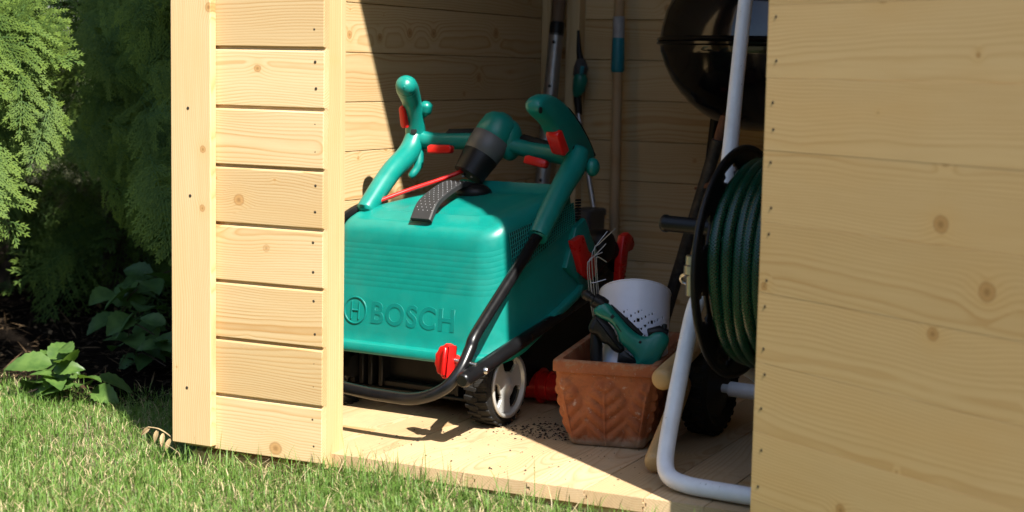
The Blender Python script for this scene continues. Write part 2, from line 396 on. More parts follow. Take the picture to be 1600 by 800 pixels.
# open door, hinged on the right jamb; local x runs from the hinge to the free edge, the face we see looks to -y
DL = .86
mb = MB()
for x in (.10, .74): mb.cbox((x, .0195, .05), (x + .07, .042, 2.34), .002)
door = mb.build('door', 'pine_up', shed, smooth=30)
door.location = (.9336, -.1013, 0); door.rotation_euler = (0, 0, R(-31.8))
planks(door, plank_mesh('door_plank', DL, True), 20, lambda k: ((0, 0, -.053 + PW * k), (0, 0, 0)), 'pine_door', .08)
nm2 = nail_mesh('door_nail', .0028, .5)
for k in range(0, 9):
    for dz in (.03, .09):
        o = link('nail', nm2, door); o.location = (.022 + random.uniform(-.004, .004), .0000, -.053 + PW * k + dz + random.uniform(-.012, .012)); o.rotation_euler = (R(90), 0, 0)
timber(shed, 'jamb_light_stop', [((.9375, -.097, -.02), (.9515, .019, 2.505))])  # unseen board added to stop light leaking between door and wall
# two strap hinges between jamb and door
for z in (.35, 1.9):
    mb = MB(); mb.cbox((.9525, -.094, z - .02), (.9565, -.022, z + .02), .001); mb.build('hinge', 'dark_iron', shed)

# ================================================================== GROUND, GRASS
LZ = -.046
def gz(x, y):   # gently uneven lawn
    return LZ + .008 * math.sin(3.1 * x + .7) * math.cos(2.7 * y) + .006 * math.sin(7.3 * x + 4.1 * y)
t = NT('lawn_soil'); P = t.obj()
n1 = t.noise(P, 6, 5, .65); n2 = t.noise(P, 90, 4, .7)
c = t.mix(t.ramp(n1, [(.35, 0.), (.65, 1.)]), (.085, .105, .026), (.15, .13, .06)); c = t.mix(t.ramp(n2, [(.4, 0.), (.62, 1.)]), c, (.06, .05, .026))
t.put(t.b.inputs['Base Color'], c); t.b.inputs['Roughness'].default_value = .95; t.bump(n2, .8, .006); M['lawn'] = t.m
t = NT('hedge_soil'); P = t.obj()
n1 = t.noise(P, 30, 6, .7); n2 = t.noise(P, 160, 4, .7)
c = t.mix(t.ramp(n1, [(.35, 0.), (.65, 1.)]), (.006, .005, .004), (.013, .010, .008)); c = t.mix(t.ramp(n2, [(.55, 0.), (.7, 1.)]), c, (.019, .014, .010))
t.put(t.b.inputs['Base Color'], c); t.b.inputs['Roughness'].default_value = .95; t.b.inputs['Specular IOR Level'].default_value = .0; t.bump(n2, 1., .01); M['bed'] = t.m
mb = MB(); xs = [-300, -60, -12] + list(np.linspace(-3, 3, 41)) + [12, 60, 300]; ys = [-300, -60, -12] + list(np.linspace(-3, 3, 41)) + [12, 60, 300]
mb.add([(x, y, gz(x, y) if abs(x) < 3.01 and abs(y) < 3.01 else LZ) for y in ys for x in xs], [(j * len(xs) + i, j * len(xs) + i + 1, (j + 1) * len(xs) + i + 1, (j + 1) * len(xs) + i) for j in range(len(ys) - 1) for i in range(len(xs) - 1)])
tag(mb.build('lawn', 'lawn'), kind='structure')
# planted bed left of the shed
mb = MB(); gx = np.linspace(-5.5, -.40, 60); gy = np.linspace(.36, 6, 60)
def bed_edge(x): return .36 + .03 * math.sin(9 * x) + .12 * max(0, -.55 - x) * .2
vs = []
for j in range(60):
    for x in gx:
        y0 = bed_edge(x); y = y0 + (6 - y0) * (j / 59) ** 1.6
        vs.append((x, y, gz(x, y) + min(.004 + j * .0012, .03) + random.uniform(0, .006)))
mb.add(vs, [(j * 60 + i, j * 60 + i + 1, (j + 1) * 60 + i + 1, (j + 1) * 60 + i) for j in range(59) for i in range(59)])
tag(mb.build('planting_bed', 'bed'), kind='structure')

def leafy(name, c0, c1, trans=.35, rough=.5, attr=True, spec=.3, nscale=25):
    t = NT(name); c0 = tuple(x * ALB for x in c0); c1 = tuple(x * ALB for x in c1)
    if attr:
        a = t.new('ShaderNodeAttribute', attribute_name='tint'); col = t.mix(a.outputs['Fac'], c0, c1)
    else: col = t.mix(t.ramp(t.noise(t.obj(), nscale, 4, .6), [(.35, 0.), (.65, 1.)]), c0, c1)
    t.put(t.b.inputs['Base Color'], col); t.b.inputs['Roughness'].default_value = rough; t.b.inputs['Specular IOR Level'].default_value = spec
    tr = t.new('ShaderNodeBsdfTranslucent'); t.put(tr.inputs[0], t.mix(1., col, (1.0, 1.0, .45), 'MULTIPLY'))
    mx = t.new('ShaderNodeMixShader'); mx.inputs[0].default_value = trans
    t.t.links.new(t.b.outputs[0], mx.inputs[1]); t.t.links.new(tr.outputs[0], mx.inputs[2]); t.t.links.new(mx.outputs[0], t.out.inputs[0])
    return t.m
t = NT('grass_blade'); a = t.new('ShaderNodeAttribute', attribute_name='tint')
col = t.ramp(a.outputs['Fac'], [(0, (.070, .150, .022)), (.35, (.130, .235, .042)), (.62, (.205, .300, .070)), (.70, (.36, .30, .145)), (1., (.52, .42, .25))])
t.put(t.b.inputs['Base Color'], col); t.b.inputs['Roughness'].default_value = .5; t.b.inputs['Specular IOR Level'].default_value = .35
tr = t.new('ShaderNodeBsdfTranslucent'); t.put(tr.inputs[0], col); mx = t.new('ShaderNodeMixShader'); mx.inputs[0].default_value = .3
t.t.links.new(t.b.outputs[0], mx.inputs[1]); t.t.links.new(tr.outputs[0], mx.inputs[2]); t.t.links.new(mx.outputs[0], t.out.inputs[0]); M['grass'] = t.m

def blades(name, px, py, ln, wid, lean, tint, mat):
    n = len(px); az = rng.uniform(0, 2 * np.pi, n); pz = np.array([gz(x, y) for x, y in zip(px, py)]) - .004
    hd = np.stack([np.cos(az), np.sin(az)], 1); sd = np.stack([-np.sin(az), np.cos(az)], 1) * wid[:, None] / 2
    vs = np.zeros((n, 7, 3))
    for i, (h, w) in enumerate(((0, 1), (.4, .95), (.75, .65), (1, 0))):
        ang = lean * (h ** 1.3); r = ln * h * np.sin(ang); z = ln * h * np.cos(ang * .85)
        c = np.stack([px, py], 1) + hd * r[:, None]
        if i < 3:
            vs[:, 2 * i, :2] = c - sd * w; vs[:, 2 * i + 1, :2] = c + sd * w; vs[:, 2 * i, 2] = vs[:, 2 * i + 1, 2] = pz + z
        else: vs[:, 6, :2] = c; vs[:, 6, 2] = pz + z
    b = (np.arange(n) * 7)[:, None]
    quads = np.concatenate([b + np.array([[0, 1, 3, 2]]), b + np.array([[2, 3, 5, 4]])]); tris = b + np.array([[4, 5, 6]])
    me = bpy.data.meshes.new(name); me.vertices.add(n * 7); me.vertices.foreach_set('co', vs.reshape(-1))
    loops = np.concatenate([quads.reshape(-1), tris.reshape(-1)]); nq, nt = len(quads), len(tris)
    me.loops.add(len(loops)); me.loops.foreach_set('vertex_index', loops.astype(np.int32))
    st = np.concatenate([np.arange(nq) * 4, nq * 4 + np.arange(nt) * 3]); me.polygons.add(nq + nt); me.polygons.foreach_set('loop_start', st.astype(np.int32))
    me.update(calc_edges=True); me.validate()
    at = me.attributes.new('tint', 'FLOAT', 'POINT'); at.data.foreach_set('value', np.repeat(tint, 7).astype(np.float32))
    me.shade_smooth(); me.materials.append(M[mat]); return link(name, me)
N = 190000
px = rng.uniform(-1.55, 1.15, N); py = rng.uniform(-1.05, .55, N)
dens = np.sin(px * 5.3 + 1) * np.cos(py * 6.1) * .5 + np.sin(px * 13 + py * 9) * .3
keep = ~((px > -.375) & (py > .03)) & ~((px > -.26) & (py > -.002)) & ~((px > -.375) & (py > -.021) & (px < -.25))
keep &= (rng.uniform(-1.6, 1, N) < dens + .35)
keep &= ~((px < -.36) & (py > .42 + rng.normal(0, .06, N)))
px, py, dens = px[keep], py[keep], dens[keep]; n = len(px)
ln = rng.gamma(8, .0036, n) * (1 + .25 * dens)
edge = np.exp(-((py + .02) / .06) ** 2) * (px > -.4); ln *= 1 + .9 * edge * rng.uniform(0, 1, n)
tint = np.where(rng.uniform(0, 1, n) < .20 + .10 * np.clip(-dens, 0, 1), rng.uniform(.68, 1, n), np.clip(rng.beta(2, 2.2, n) * .62, 0, .62))
lean = np.where(tint > .65, rng.uniform(.7, 1.5, n), np.abs(rng.normal(.45, .38, n)))
g = blades('grass', px, py, ln, rng.uniform(.0012, .0026, n), lean, tint, 'grass'); tag(g, 'short sunlit lawn grass with straw coloured thatch', 'grass', kind='stuff')

# ================================================================== LAWN MOWER  (local: x to the right, y away from us, z up; origin under the right rear wheel)
mow = thing('lawn_mower', 'teal electric lawn mower with big grass box and folded handlebar', 'lawn mower', (.186, .447, 0), R(-4))
# ---- grass box: rounded plan, drafted sides, sloping top and bottom
BX0, BX1, BY0, BY1 = -.505, .020, -.055, .315
def z_top(y): return .457 + .225 * y
def z_bot(y): return .143 + .415 * max(0, y + .04)
def skew(x, y):   # the box narrows on its left towards the motor
    f = min(1.05, max(-.05, (y - BY0) / (BY1 - BY0))); u = (x - BX0) / (BX1 - BX0); return (BX0 + .225 * f) * (1 - u) + (BX1 + .025 * f) * u
def plan(rr=.086, rf=.076, inset=0, n=10):
    out = []
    x0, x1, y0, y1 = BX0 + inset, BX1 - inset, BY0 + inset, BY1 - inset
    for (cx, cy, r, a0) in ((x1 - rf, y1 - rf, rf, 0), (x0 + rf, y1 - rf, rf, 90), (x0 + rr, y0 + rr, rr, 180), (x1 - rr, y0 + rr, rr, 270)):
        for k in range(n + 1):
            a = R(a0 + 90 * k / n); out.append((cx + r * math.cos(a), cy + r * math.sin(a)))
    dense = []
    for i in range(len(out)):
        a, b = Vector(out[i]), Vector(out[(i + 1) % len(out)]); m = max(1, int((b - a).length / .02))
        for k in range(m): dense.append(a + (b - a) * (k / m))
    return dense
PL = plan(); NPn = len(PL); NRM = []
for i in range(NPn):
    d = (PL[(i + 1) % NPn] - PL[i - 1]).normalized(); NRM.append(Vector((d.y, -d.x)))
lev = [(-.004, -.008), (0, -.016), (.02, -.0195), (.070, -.0185), (.080, -.015), (.086, -.002), (.11, .001)]
t0 = .11
for k in range(1, 8): lev.append((t0 + (.46 - t0) * k / 7, .001 + .012 * k / 7))
for k in range(9):   # fine moulded ribs
    c = .50 + .040 * k; i0 = .0145 + .0015 * k
    lev += [(c - .005, i0), (c - .002, i0 + .00012), (c + .002, i0 + .00012), (c + .005, i0)]
for k in range(9):
    a = R(90 * k / 8); lev.append((.87 + .13 * math.sin(a), .030 + .038 * (1 - math.cos(a)) - .001))
mb = MB(); vs = []
for tz, ins in lev:
    for p, nn in zip(PL, NRM):
        q = p - nn * ins; zb, zt = z_bot(p.y), z_top(p.y); vs.append((skew(q.x, q.y), q.y, zb + (zt - zb) * tz))
fs = []
nl = len(lev)
for l in range(nl - 1):
    for i in range(NPn):
        j = (i + 1) % NPn; fs.append((l * NPn + i, l * NPn + j, (l + 1) * NPn + j, (l + 1) * NPn + i))
cx, cy = (BX0 + BX1) / 2, (BY0 + BY1) / 2
capbase = nl - 1
for s_ in (.86, .72, .55, .38, .2):   # top skin: shallow dish with raised rim panels
    for i in range(NPn):
        q = vs[capbase * NPn + i] if False else None
        p = PL[i] - NRM[i] * .067; x = cx + (p.x - cx) * s_; y = cy + (p.y - cy) * s_
        dish = -.006 * math.exp(-((s_ - .72) / .1) ** 2) + .004 * (1 - s_)
        vs.append((skew(x, y), y, z_top(y) + dish + .005 * math.exp(-((x + .10) / .05) ** 2) * (1 - s_)))
tot = nl + 5
for l in range(nl - 1, tot - 1):
    for i in range(NPn):
        j = (i + 1) % NPn; fs.append((l * NPn + i, l * NPn + j, (l + 1) * NPn + j, (l + 1) * NPn + i))
fs.append(tuple((tot - 1) * NPn + i for i in range(NPn))); fs.append(tuple(i for i in reversed(range(NPn))))
mb.add(vs, fs); box = mb.build('grass_box', 'green', mow, smooth=50)
def rear_y(tz):   # outside of the rear face at relative height tz
    for (a, i0), (b, i1) in zip(lev, lev[1:]):
        if a <= tz <= b: return BY0 + i0 + (i1 - i0) * (tz - a) / (b - a + 1e-9)
    return BY0
def side_x(tz):
    return BX1 - (rear_y(tz) - BY0)
# ---- relief lettering and roundel on the rear face
cu = bpy.data.curves.new('lettering', 'FONT'); cu.body = 'BOSCH'; cu.size = .069; cu.extrude = .0005; cu.offset = .0014; cu.space_character = 1.12; cu.bevel_depth = .0004
tmp = bpy.data.objects.new('tmp_text', cu); COL.objects.link(tmp)
dg = bpy.context.evaluated_depsgraph_get(); me = bpy.data.meshes.new_from_object(tmp.evaluated_get(dg)); bpy.data.objects.remove(tmp)
me.name = 'lettering'; me.materials.clear(); me.materials.append(M['green_emboss'])
w = max(v.co.x for v in me.vertices); sx = .226 / w
for v in me.vertices: v.co.x *= sx
lt = link('lettering', me, box); lt.location = (-.326, rear_y(.23) - .0003, .212); lt.rotation_euler = (R(90 - 6.2), 0, 0)
mb = MB(); c0 = Vector((-.368, 0, .236))
def face_y(z): return rear_y((z - .143) / .305) - .0003
def ringpts(r, a0=0, a1=360, n=40): return [(c0.x + r * math.cos(R(a0 + (a1 - a0) * k / n)), face_y(c0.z + r * math.sin(R(a0 + (a1 - a0) * k / n))), c0.z + r * math.sin(R(a0 + (a1 - a0) * k / n))) for k in range(n + (a1 - a0 < 360))]
mb.tube(ringpts(.030), .0022, 6, closed=True)
for dx in (-.010, .010): mb.tube([(c0.x + dx, face_y(c0.z - .020), c0.z - .020), (c0.x + dx, face_y(c0.z + .020), c0.z + .020)], .0022, 6)
mb.tube([(c0.x - .010, face_y(c0.z), c0.z), (c0.x + .010, face_y(c0.z), c0.z)], .0022, 6)
mb.build('emblem', 'green_emboss', box)
# ---- side grille: dark panel painted as the shade inside, lattice of green bars on it
def gpt(u, v, out=0.):   # u along the side 0..1, v up 0..1
    y = .016 + .250 * u; lo = .338 + .100 * u; hi = .434 + .052 * u
    z = lo + (hi - lo) * v; zb, zt = z_bot(y), z_top(y); return Vector((skew(side_x((z - zb) / (zt - zb)), y) + out, y, z))
mb = MB(); nu, nv = 32, 10
for i in range(nu + 1):
    for j in range(nv + 1): mb.v.append(tuple(gpt(i / nu, j / nv, .0012)))
mb.f = [(i * (nv + 1) + j, (i + 1) * (nv + 1) + j, (i + 1) * (nv + 1) + j + 1, i * (nv + 1) + j + 1) for i in range(nu) for j in range(nv)]
gr = mb.build('grille', 'opening_dark', box)
mb = MB()
for i in range(nu + 1):
    mb.tube([gpt(i / nu, j / nv, .0030) for j in range(nv + 1)], .0013, 4, caps=False)
for j in range(nv + 1):
    mb.tube([gpt(i / nu, j / nv, .0031) for i in range(nu + 1)], .0012, 4, caps=False)
tag(mb.build('grille_bars', 'green', box, smooth=0), kind='stuff')
mb = MB()
for k in range(8):   # dark bars painted as the shade in slots behind the grille
    mb.cbox((skew(side_x(.8), .29) - .004, .279, .444 + .0065 * k), (skew(side_x(.8), .29) + .0035, .296, .448 + .0065 * k), .0005)
mb.build('slot_shade', 'opening_dark', box)
# ---- carrying handle on the top
hp = [(-.215, -.012, z_top(-.012) - .004), (-.217, .020, z_top(.020) + .024), (-.221, .080, z_top(.080) + .034), (-.225, .140, z_top(.140) + .034), (-.228, .190, z_top(.190) + .020), (-.229, .225, z_top(.225) - .006)]
hc = catmull(hp, 6); mb = MB()
for i, p in enumerate(hc):
    tn = (hc[min(i + 1, len(hc) - 1)] - hc[max(i - 1, 0)]).normalized(); nn = Vector((0, -tn.z, tn.y)); w = .027
    for (a, b) in ((-w, .004), (-w + .003, .0065), (w - .003, .0065), (w, .004), (w, -.006), (-w, -.006)):
        mb.v.append(tuple(p + Vector((a, 0, 0)) + nn * b))
for i in range(len(hc) - 1):
    for k in range(6): mb.f.append((i * 6 + k, i * 6 + (k + 1) % 6, (i + 1) * 6 + (k + 1) % 6, (i + 1) * 6 + k))
mb.f += [tuple(reversed(range(6))), tuple((len(hc) - 1) * 6 + k for k in range(6))]
ch = mb.build('carry_handle', 'strap_pl', box, smooth=35)
mb = MB()
for i in range(3, 22, 1):
    p = hc[i]; tn = (hc[i + 1] - hc[i - 1]).normalized(); nn = Vector((0, -tn.z, tn.y))
    for k in range(4):
        mb.ball(p + Vector((-.018 + .012 * k + (.006 if i % 2 else 0), 0, 0)) + nn * .0064, .0011, seg=6, rings=4)
tag(mb.build('grip_studs', 'pale', ch), kind='stuff')
mb = MB(); mb.ball((-.205, .195, z_top(.195) + .002), (.046, .042, .022))
mb.build('handle_socket', 'black', box)
# ---- deck and motor housing
mb = MB(); dk = []
def rrect(x0, x1, y0, y1, r, n=5):
    o = []
    for (cx_, cy_, a0) in ((x1 - r, y1 - r, 0), (x0 + r, y1 - r, 90), (x0 + r, y0 + r, 180), (x1 - r, y0 + r, 270)):
        for k in range(n + 1): a = R(a0 + 90 * k / n); o.append((cx_ + r * math.cos(a), cy_ + r * math.sin(a)))
    return o
def loft(mb, levels):   # levels: (outline2d, z)
    n = len(levels[0][0]); base = len(mb.v)
    for o, z in levels: mb.v += [(x, y, z(x, y) if callable(z) else z) for x, y in o]
    for l in range(len(levels) - 1):
        for i in range(n): j = (i + 1) % n; mb.f.append((base + l * n + i, base + l * n + j, base + (l + 1) * n + j, base + (l + 1) * n + i))
    mb.f.append(tuple(base + i for i in reversed(range(n)))); mb.f.append(tuple(base + (len(levels) - 1) * n + i for i in range(n)))
loft(mb, [(rrect(-.425, -.075, .10, .78, .06), .045), (rrect(-.43, -.07, .09, .80, .07), .07), (rrect(-.43, -.07, .09, .80, .07), .118), (rrect(-.425, -.075, .10, .79, .07), lambda x, y: .122 + .30 * max(0, y - .12))])
mb.build('deck', 'black', mow)
mb = MB()   # ribbed rear panel under the box
mb.cbox((-.43, .055, .055), (-.075, .075, .135), .003)
for x in (-.425, -.40, -.375, -.345, -.135, -.105, -.085): mb.cbox((x - .006, .022, .05), (x + .006, .056, .132), .002)
mb.cbox((-.345, .03, .046), (-.135, .06, .066), .004); mb.cbox((-.44, .02, .040), (-.07, .054, .050), .003)
mb.build('rear_flap', 'black', mow)
mb = MB(); loft(mb, [(rrect(-.40, -.10, .43, .80, .09), .20), (rrect(-.40, -.10, .43, .80, .09), .30), (rrect(-.375, -.125, .45, .78, .09), .355), (rrect(-.32, -.18, .50, .73, .07), .375)])
mb.build('motor_hood', 'black', mow, smooth=60)
# ---- wheels
def wheel(x, y, side, Rw=.092, wd=.064):
    c = Vector((x, y, Rw)); mt = axis_mat(c, (side, 0, 0)); root = MB()
    root.lathe([(.012, -wd / 2 - .004), (.028, -wd / 2), (.028, wd / 2 - .012), (.012, wd / 2 - .008)], 20, mt); w_ = root.build('wheel', 'black', mow)
    mb = MB(); mb.lathe([(Rw + q_, h_ * wd / 2 + o_) for q_, h_, o_ in ((-.024, -1, .004), (-.014, -1, 0), (-.005, -1, .006), (-.0035, -1, .012), (-.0035, 1, -.012), (-.005, 1, -.006), (-.012, 1, 0), (-.018, 1, -.001), (-.022, 1, -.006), (-.024, 1, -.02))], 48, mt, cap=False)
    for k in range(26):
        for sd in (-1, 1):
            a = 2 * math.pi * (k + (.5 if sd > 0 else 0)) / 26; m2 = mt @ Matrix.Rotation(a, 4, 'Z')
            mb.cbox((Rw - .0055, -.0055, -.003 if sd > 0 else -wd / 2 + .002), (Rw - .0002, .0055, wd / 2 - .002 if sd > 0 else .003), .0015, m2 @ Matrix.Rotation(sd * .12, 4, 'X'))
    mb.build('tyre', 'black_soft', w_, smooth=35)
    # rim face with three openings
    mb = MB(); nr, na = 24, 120; Ri = Rw - .0195
    def hole(r, a):
        a = (a + 2 * math.pi) % (2 * math.pi)
        for h in (80, 200, 320):
            d = (a - R(h) + math.pi) % (2 * math.pi) - math.pi; rr_ = (r - .64 * Ri) / (.24 * Ri); aa = d * r / (.026 + .60 * (r - .64 * Ri))
            if abs(rr_) ** 3 + abs(aa) ** 3 < 1: return True
        return False
    for i in range(nr + 1):
        r = Ri * i / nr
        for k in range(na):
            a = 2 * math.pi * k / na; h = wd / 2 - .010 + .010 * math.exp(-(r / .014) ** 2) + (.009 if r > Ri - .005 else 0)
            mb.v.append(tuple(mt @ Vector((r * math.cos(a), r * math.sin(a), h))))
    for i in range(nr):
        for k in range(na):
            rc = Ri * (i + .5) / nr; ac = 2 * math.pi * (k + .5) / na
            if rc > .012 and hole(rc, ac): continue
            k2 = (k + 1) % na; mb.f.append((i * na + k, i * na + k2, (i + 1) * na + k2, (i + 1) * na + k))
    rim = mb.build('rim', 'silver', w_, smooth=40); md = rim.modifiers.new('thickness', 'SOLIDIFY'); md.thickness = .007; md.offset = -1
    mb = MB(); mb.lathe([(.0045, wd / 2 - .004), (.0045, wd / 2 + .003), (.002, wd / 2 + .004)], 12, mt); mb.build('axle_bolt', 'black', w_)
    return w_
wheel(-.030, .020, 1); wheel(-.446, .020, -1); wheel(-.030, .66, 1, .070, .05); wheel(-.446, .66, -1, .070, .05)
# ---- folded handlebar: one black U-shaped tube, with green arms, grips and cross bar
AR = [(.030, .104, .435), (.030, -.03, .337), (.030, -.166, .238), (.030, -.191, .208), (.028, -.222, .170), (.015, -.242, .141), (-.002, -.250, .125), (-.031, -.255, .110), (-.079, -.255, .098), (-.144, -.255, .097), (-.20, -.255, .099), (-.34, -.252, .110), (-.45, -.248, .125), (-.515, -.230, .155), (-.538, -.18, .21), (-.540, -.10, .29), (-.515, -.03, .37), (-.44, .022, .445), (-.402, .050, .470)]
mb = MB(); mb.tube(catmull(AR, 6), .0130, 16); mb.build('handle_tube', 'black_tube', mow)
def green_arm(pts, rad, ell, name, up=None):
    n = 6; mb = MB(); mb.tube(catmull(pts, n), lerps(rad, n), 18, ell=lerps(ell, n), up=up); return mb.build(name, 'green', mow, smooth=60)
JR = V(.030, .278, .600); JL = V(-.400, .242, .626)
green_arm([(.030, .092, .423), (.030, .099, .4305), (.030, .19, .518), JR + V(0, -.03, -.035), JR + V(0, .005, .006)], [.020, .0238, .0258, .0275, .024], [1, 1, 1, 1.05, 1], 'handle_arm')
green_arm([(-.400, .036, .458), (-.400, .043, .4655), (-.400, .135, .541), JL + V(0, -.03, -.04), JL + V(0, .003, .005)], [.020, .0232, .0250, .0265, .024], [1, 1, 1, 1, 1], 'handle_arm')
# grips rising from the junctions
GR = [JR + V(.002, .012, -.018), JR + V(-.002, .0, .015), JR + V(-.012, -.030, .055), JR + V(-.024, -.066, .096), JR + V(-.036, -.105, .124), JR + V(-.042, -.133, .134)] + [JR + V(-.042, -.133, .134) + V(-.15, -.985, -.05) * q_ for q_ in (.015, .023, .0285, .0305)]
GO = [(.0987, .7029), (.098, .7199), (.1149, .7326), (.1472, .7381), (.1834, .7322), (.2239, .7174), (.2688, .6919), (.3084, .663), (.3456, .632), (.3737, .5993), (.382, .5685), (.3629, .5541), (.3199, .5651), (.2806, .5817), (.2482, .6007), (.2161, .6224), (.1906, .6436), (.1716, .6615), (.15, .6749), (.1228, .6869)]
GP = [(.2367, .7095), (.2753, .6886), (.3184, .6568), (.356, .6226), (.3815, .5920), (.3672, .5965), (.3295, .6295), (.2893, .6604), (.2501, .6877), (.2245, .7042)]
gmx = Matrix(((0, 0, 1, .004), (1, 0, 0, 0), (0, 1, 0, 0), (0, 0, 0, 1)))
mb = MB(); mb.prism(smooth2(GO, 3), .044, .013, gmx); gR = mb.build('grip', 'green', mow, smooth=70)
mb = MB(); mb.prism(smooth2(GP, 3), .036, .004, gmx @ Matrix.Translation((0, 0, .001))); mb.build('soft_pad', 'black_soft', gR, smooth=60)
GL = [JL + V(-.002, .010, -.020), JL + V(.0, .0, .012), JL + V(.006, -.016, .048), JL + V(.014, -.040, .085), JL + V(.026, -.075, .112), JL + V(.036, -.096, .122)] + [JL + V(.036, -.096, .122) + V(.40, -.91, -.08) * q_ for q_ in (.015, .023, .0285, .0305)]
gL = green_arm(GL, [.024, .025, .0235, .0245, .0275, .0265, .023, .0175, .009, .003], [1, 1, .95, .9, .95, .95, .95, .95, .95, .95], 'grip')
def soft(pts, grip):   # dark soft strip along the back of a grip
    mb = MB(); mb.tube(catmull(pts, 5), [.004] + [.012] * (5 * (len(pts) - 1) - 1) + [.004], 10, ell=1.3); mb.build('soft_pad', 'black_soft', grip)
soft([p + V(-.004, .0165, .010) for p in GL[1:5]], gL)
for g_, pts in ((gR, GR), (gL, GL)):   # dark discs painted as the shade in screw holes
    mb = MB()
    if g_ is gR:
        for y_, z_ in ((.098, .703), (.262, .612)): mb.lathe([(.0075, -.001), (.0075, .0012), (.005, .0015)], 12, axis_mat((.0258, y_, z_), (1, 0, 0)))
    for p, dx in (() if g_ is gR else ((pts[4], 0), (pts[1], .006))):
        cdir = Vector((.40, -.88, .1)); mb.lathe([(.0075, 0), (.0075, .0012), (.005, .0015)], 12, axis_mat(Vector(p) + cdir * .0278 + V(0, 0, -.002), cdir))
    mb.build('screw_hole_shade', 'opening_dark', g_)
# side thumb on the left grip and hooks below the arms
mb = MB(); mb.tube(catmull([JL + V(.012, -.0, .05), JL + V(.03, -.004, .062), JL + V(.036, -.008, .082)], 5), [.012] * 5 + [.016] * 5 + [.010], 12); mb.build('thumb_rest', 'green', gL, smooth=60)
mb = MB(); mb.tube(catmull([JL + V(.012, -.0, -.030), JL + V(.016, -.012, -.072), JL + V(.006, -.030, -.098)], 5), [.012] * 6 + [.010] * 4 + [.007], 12); mb.build('cable_hook', 'green', mow, smooth=60)
mb = MB(); mb.ball(JR + V(.030, .014, -.030), (.016, .020, .022)); mb.build('cable_hook', 'green', mow)
# cross bar in two slightly angled halves
SB = V(-.196, .268, .632)
green_arm([JL + V(.004, .004, -.008), JL + V(.07, .012, -.010), SB + V(-.02, .008, -.012)], [.023, .0195, .0195], [1, 1, 1], 'crossbar')
green_arm([SB + V(.02, .008, -.014), SB + V(.10, .020, -.030), JR + V(-.004, .004, -.010)], [.0195, .0195, .023], [1, 1, 1], 'crossbar')
for a, b in ((JL + V(.075, .020, .008), SB + V(-.05, .022, .006)), (SB + V(.055, .028, -.002), JR + V(-.06, .022, .008))):
    mb = MB(); mb.tube([a, a + (b - a) * .1, a + (b - a) * .9, b], [.004, .0115, .0115, .004], 10, ell=1.1); mb.build('soft_pad', 'black_soft', mow)
# switch box with plug shroud hanging down towards us
ax = V(-.036, -.062, -.100).normalized(); up = V(1, 0, 0)
def along(d): return SB + ax * d
mb = MB(); mb.tube([along(-.058), along(-.050), along(-.036), along(-.010), along(.012)], [.020, .036, .045, .0475, .0475], 24, ell=[.9, .92, .95, .95, .95], up=(1, .1, 0)); hb = mb.build('switch_box', 'green', mow, smooth=50)
mb = MB(); mb.ball(SB + V(.034, .022, -.008), (.030, .034, .050)); mb.build('switch_shoulder', 'green', hb)
mb = MB(); mb.tube([along(.004), along(.007), along(.030), along(.056)], [.046, .0484, .0478, .0450], 24, ell=.95, up=(1, .1, 0)); mb.build('collar', 'mid_grey', hb, smooth=50)
mb = MB(); n_ = 24
mb.tube([along(.046), along(.062), along(.085), along(.112), along(.1125), along(.085)], [.0445, .0450, .0415, .0390, .0345, .0340], n_, ell=.95, up=(1, .1, 0), caps=False)
mb.build('plug_shroud', 'black', hb, smooth=50)
mb = MB(); mb.tube([along(.080), along(.084)], .034, 24, ell=.95, up=(1, .1, 0)); mb.build('socket_face', 'black_soft', hb)
for dx in (-.012, .012):
    mb = MB(); p0 = along(.08) + V(dx, 0, 0); mb.tube([p0, p0 + ax * .034], .0028, 8); pn = mb.build('plug_pin', 'black', hb)
    mb = MB(); mb.ball(p0 + ax * .036, .0034, seg=8, rings=6); mb.build('pin_tip', 'pale', pn)
# red switch bars
def bar(p, d, L, wdt, th, parent, nrm, shape=None):
    d = Vector(d).normalized(); n = Vector(nrm).normalized(); n = (n - d * n.dot(d)).normalized(); u = n.cross(d)
    m = Matrix(((d.x, u.x, n.x, p[0]), (d.y, u.y, n.y, p[1]), (d.z, u.z, n.z, p[2]), (0, 0, 0, 1)))
    out = shape or [(-L / 2, -wdt * .42), (-L / 2 + .004, -wdt / 2), (L / 2 - .006, -wdt * .45), (L / 2, -wdt * .25), (L / 2, wdt * .3), (L / 2 - .006, wdt / 2), (-L / 2 + .008, wdt / 2), (-L / 2, wdt * .3)]
    mb = MB(); mb.prism(out, th, .0035, m); return mb.build('switch_lever', 'red', parent, smooth=60)
vw = V(.42, -.90, .1)
bar((-.314, .222, .598), (1, .10, .02), .064, .021, .022, mow, vw)
bar((-.064, .246, .578), (1, .07, -.20), .058, .021, .022, mow, vw)
bar((.012, .205, .629), (.02, -.62, .78), .066, .026, .034, gR, (1, -.2, 0))
bar(V(*GL[2]) + V(-.012, -.024, .0), (.05, -.25, .85), .054, .018, .022, gL, V(.1, -.95, .1))
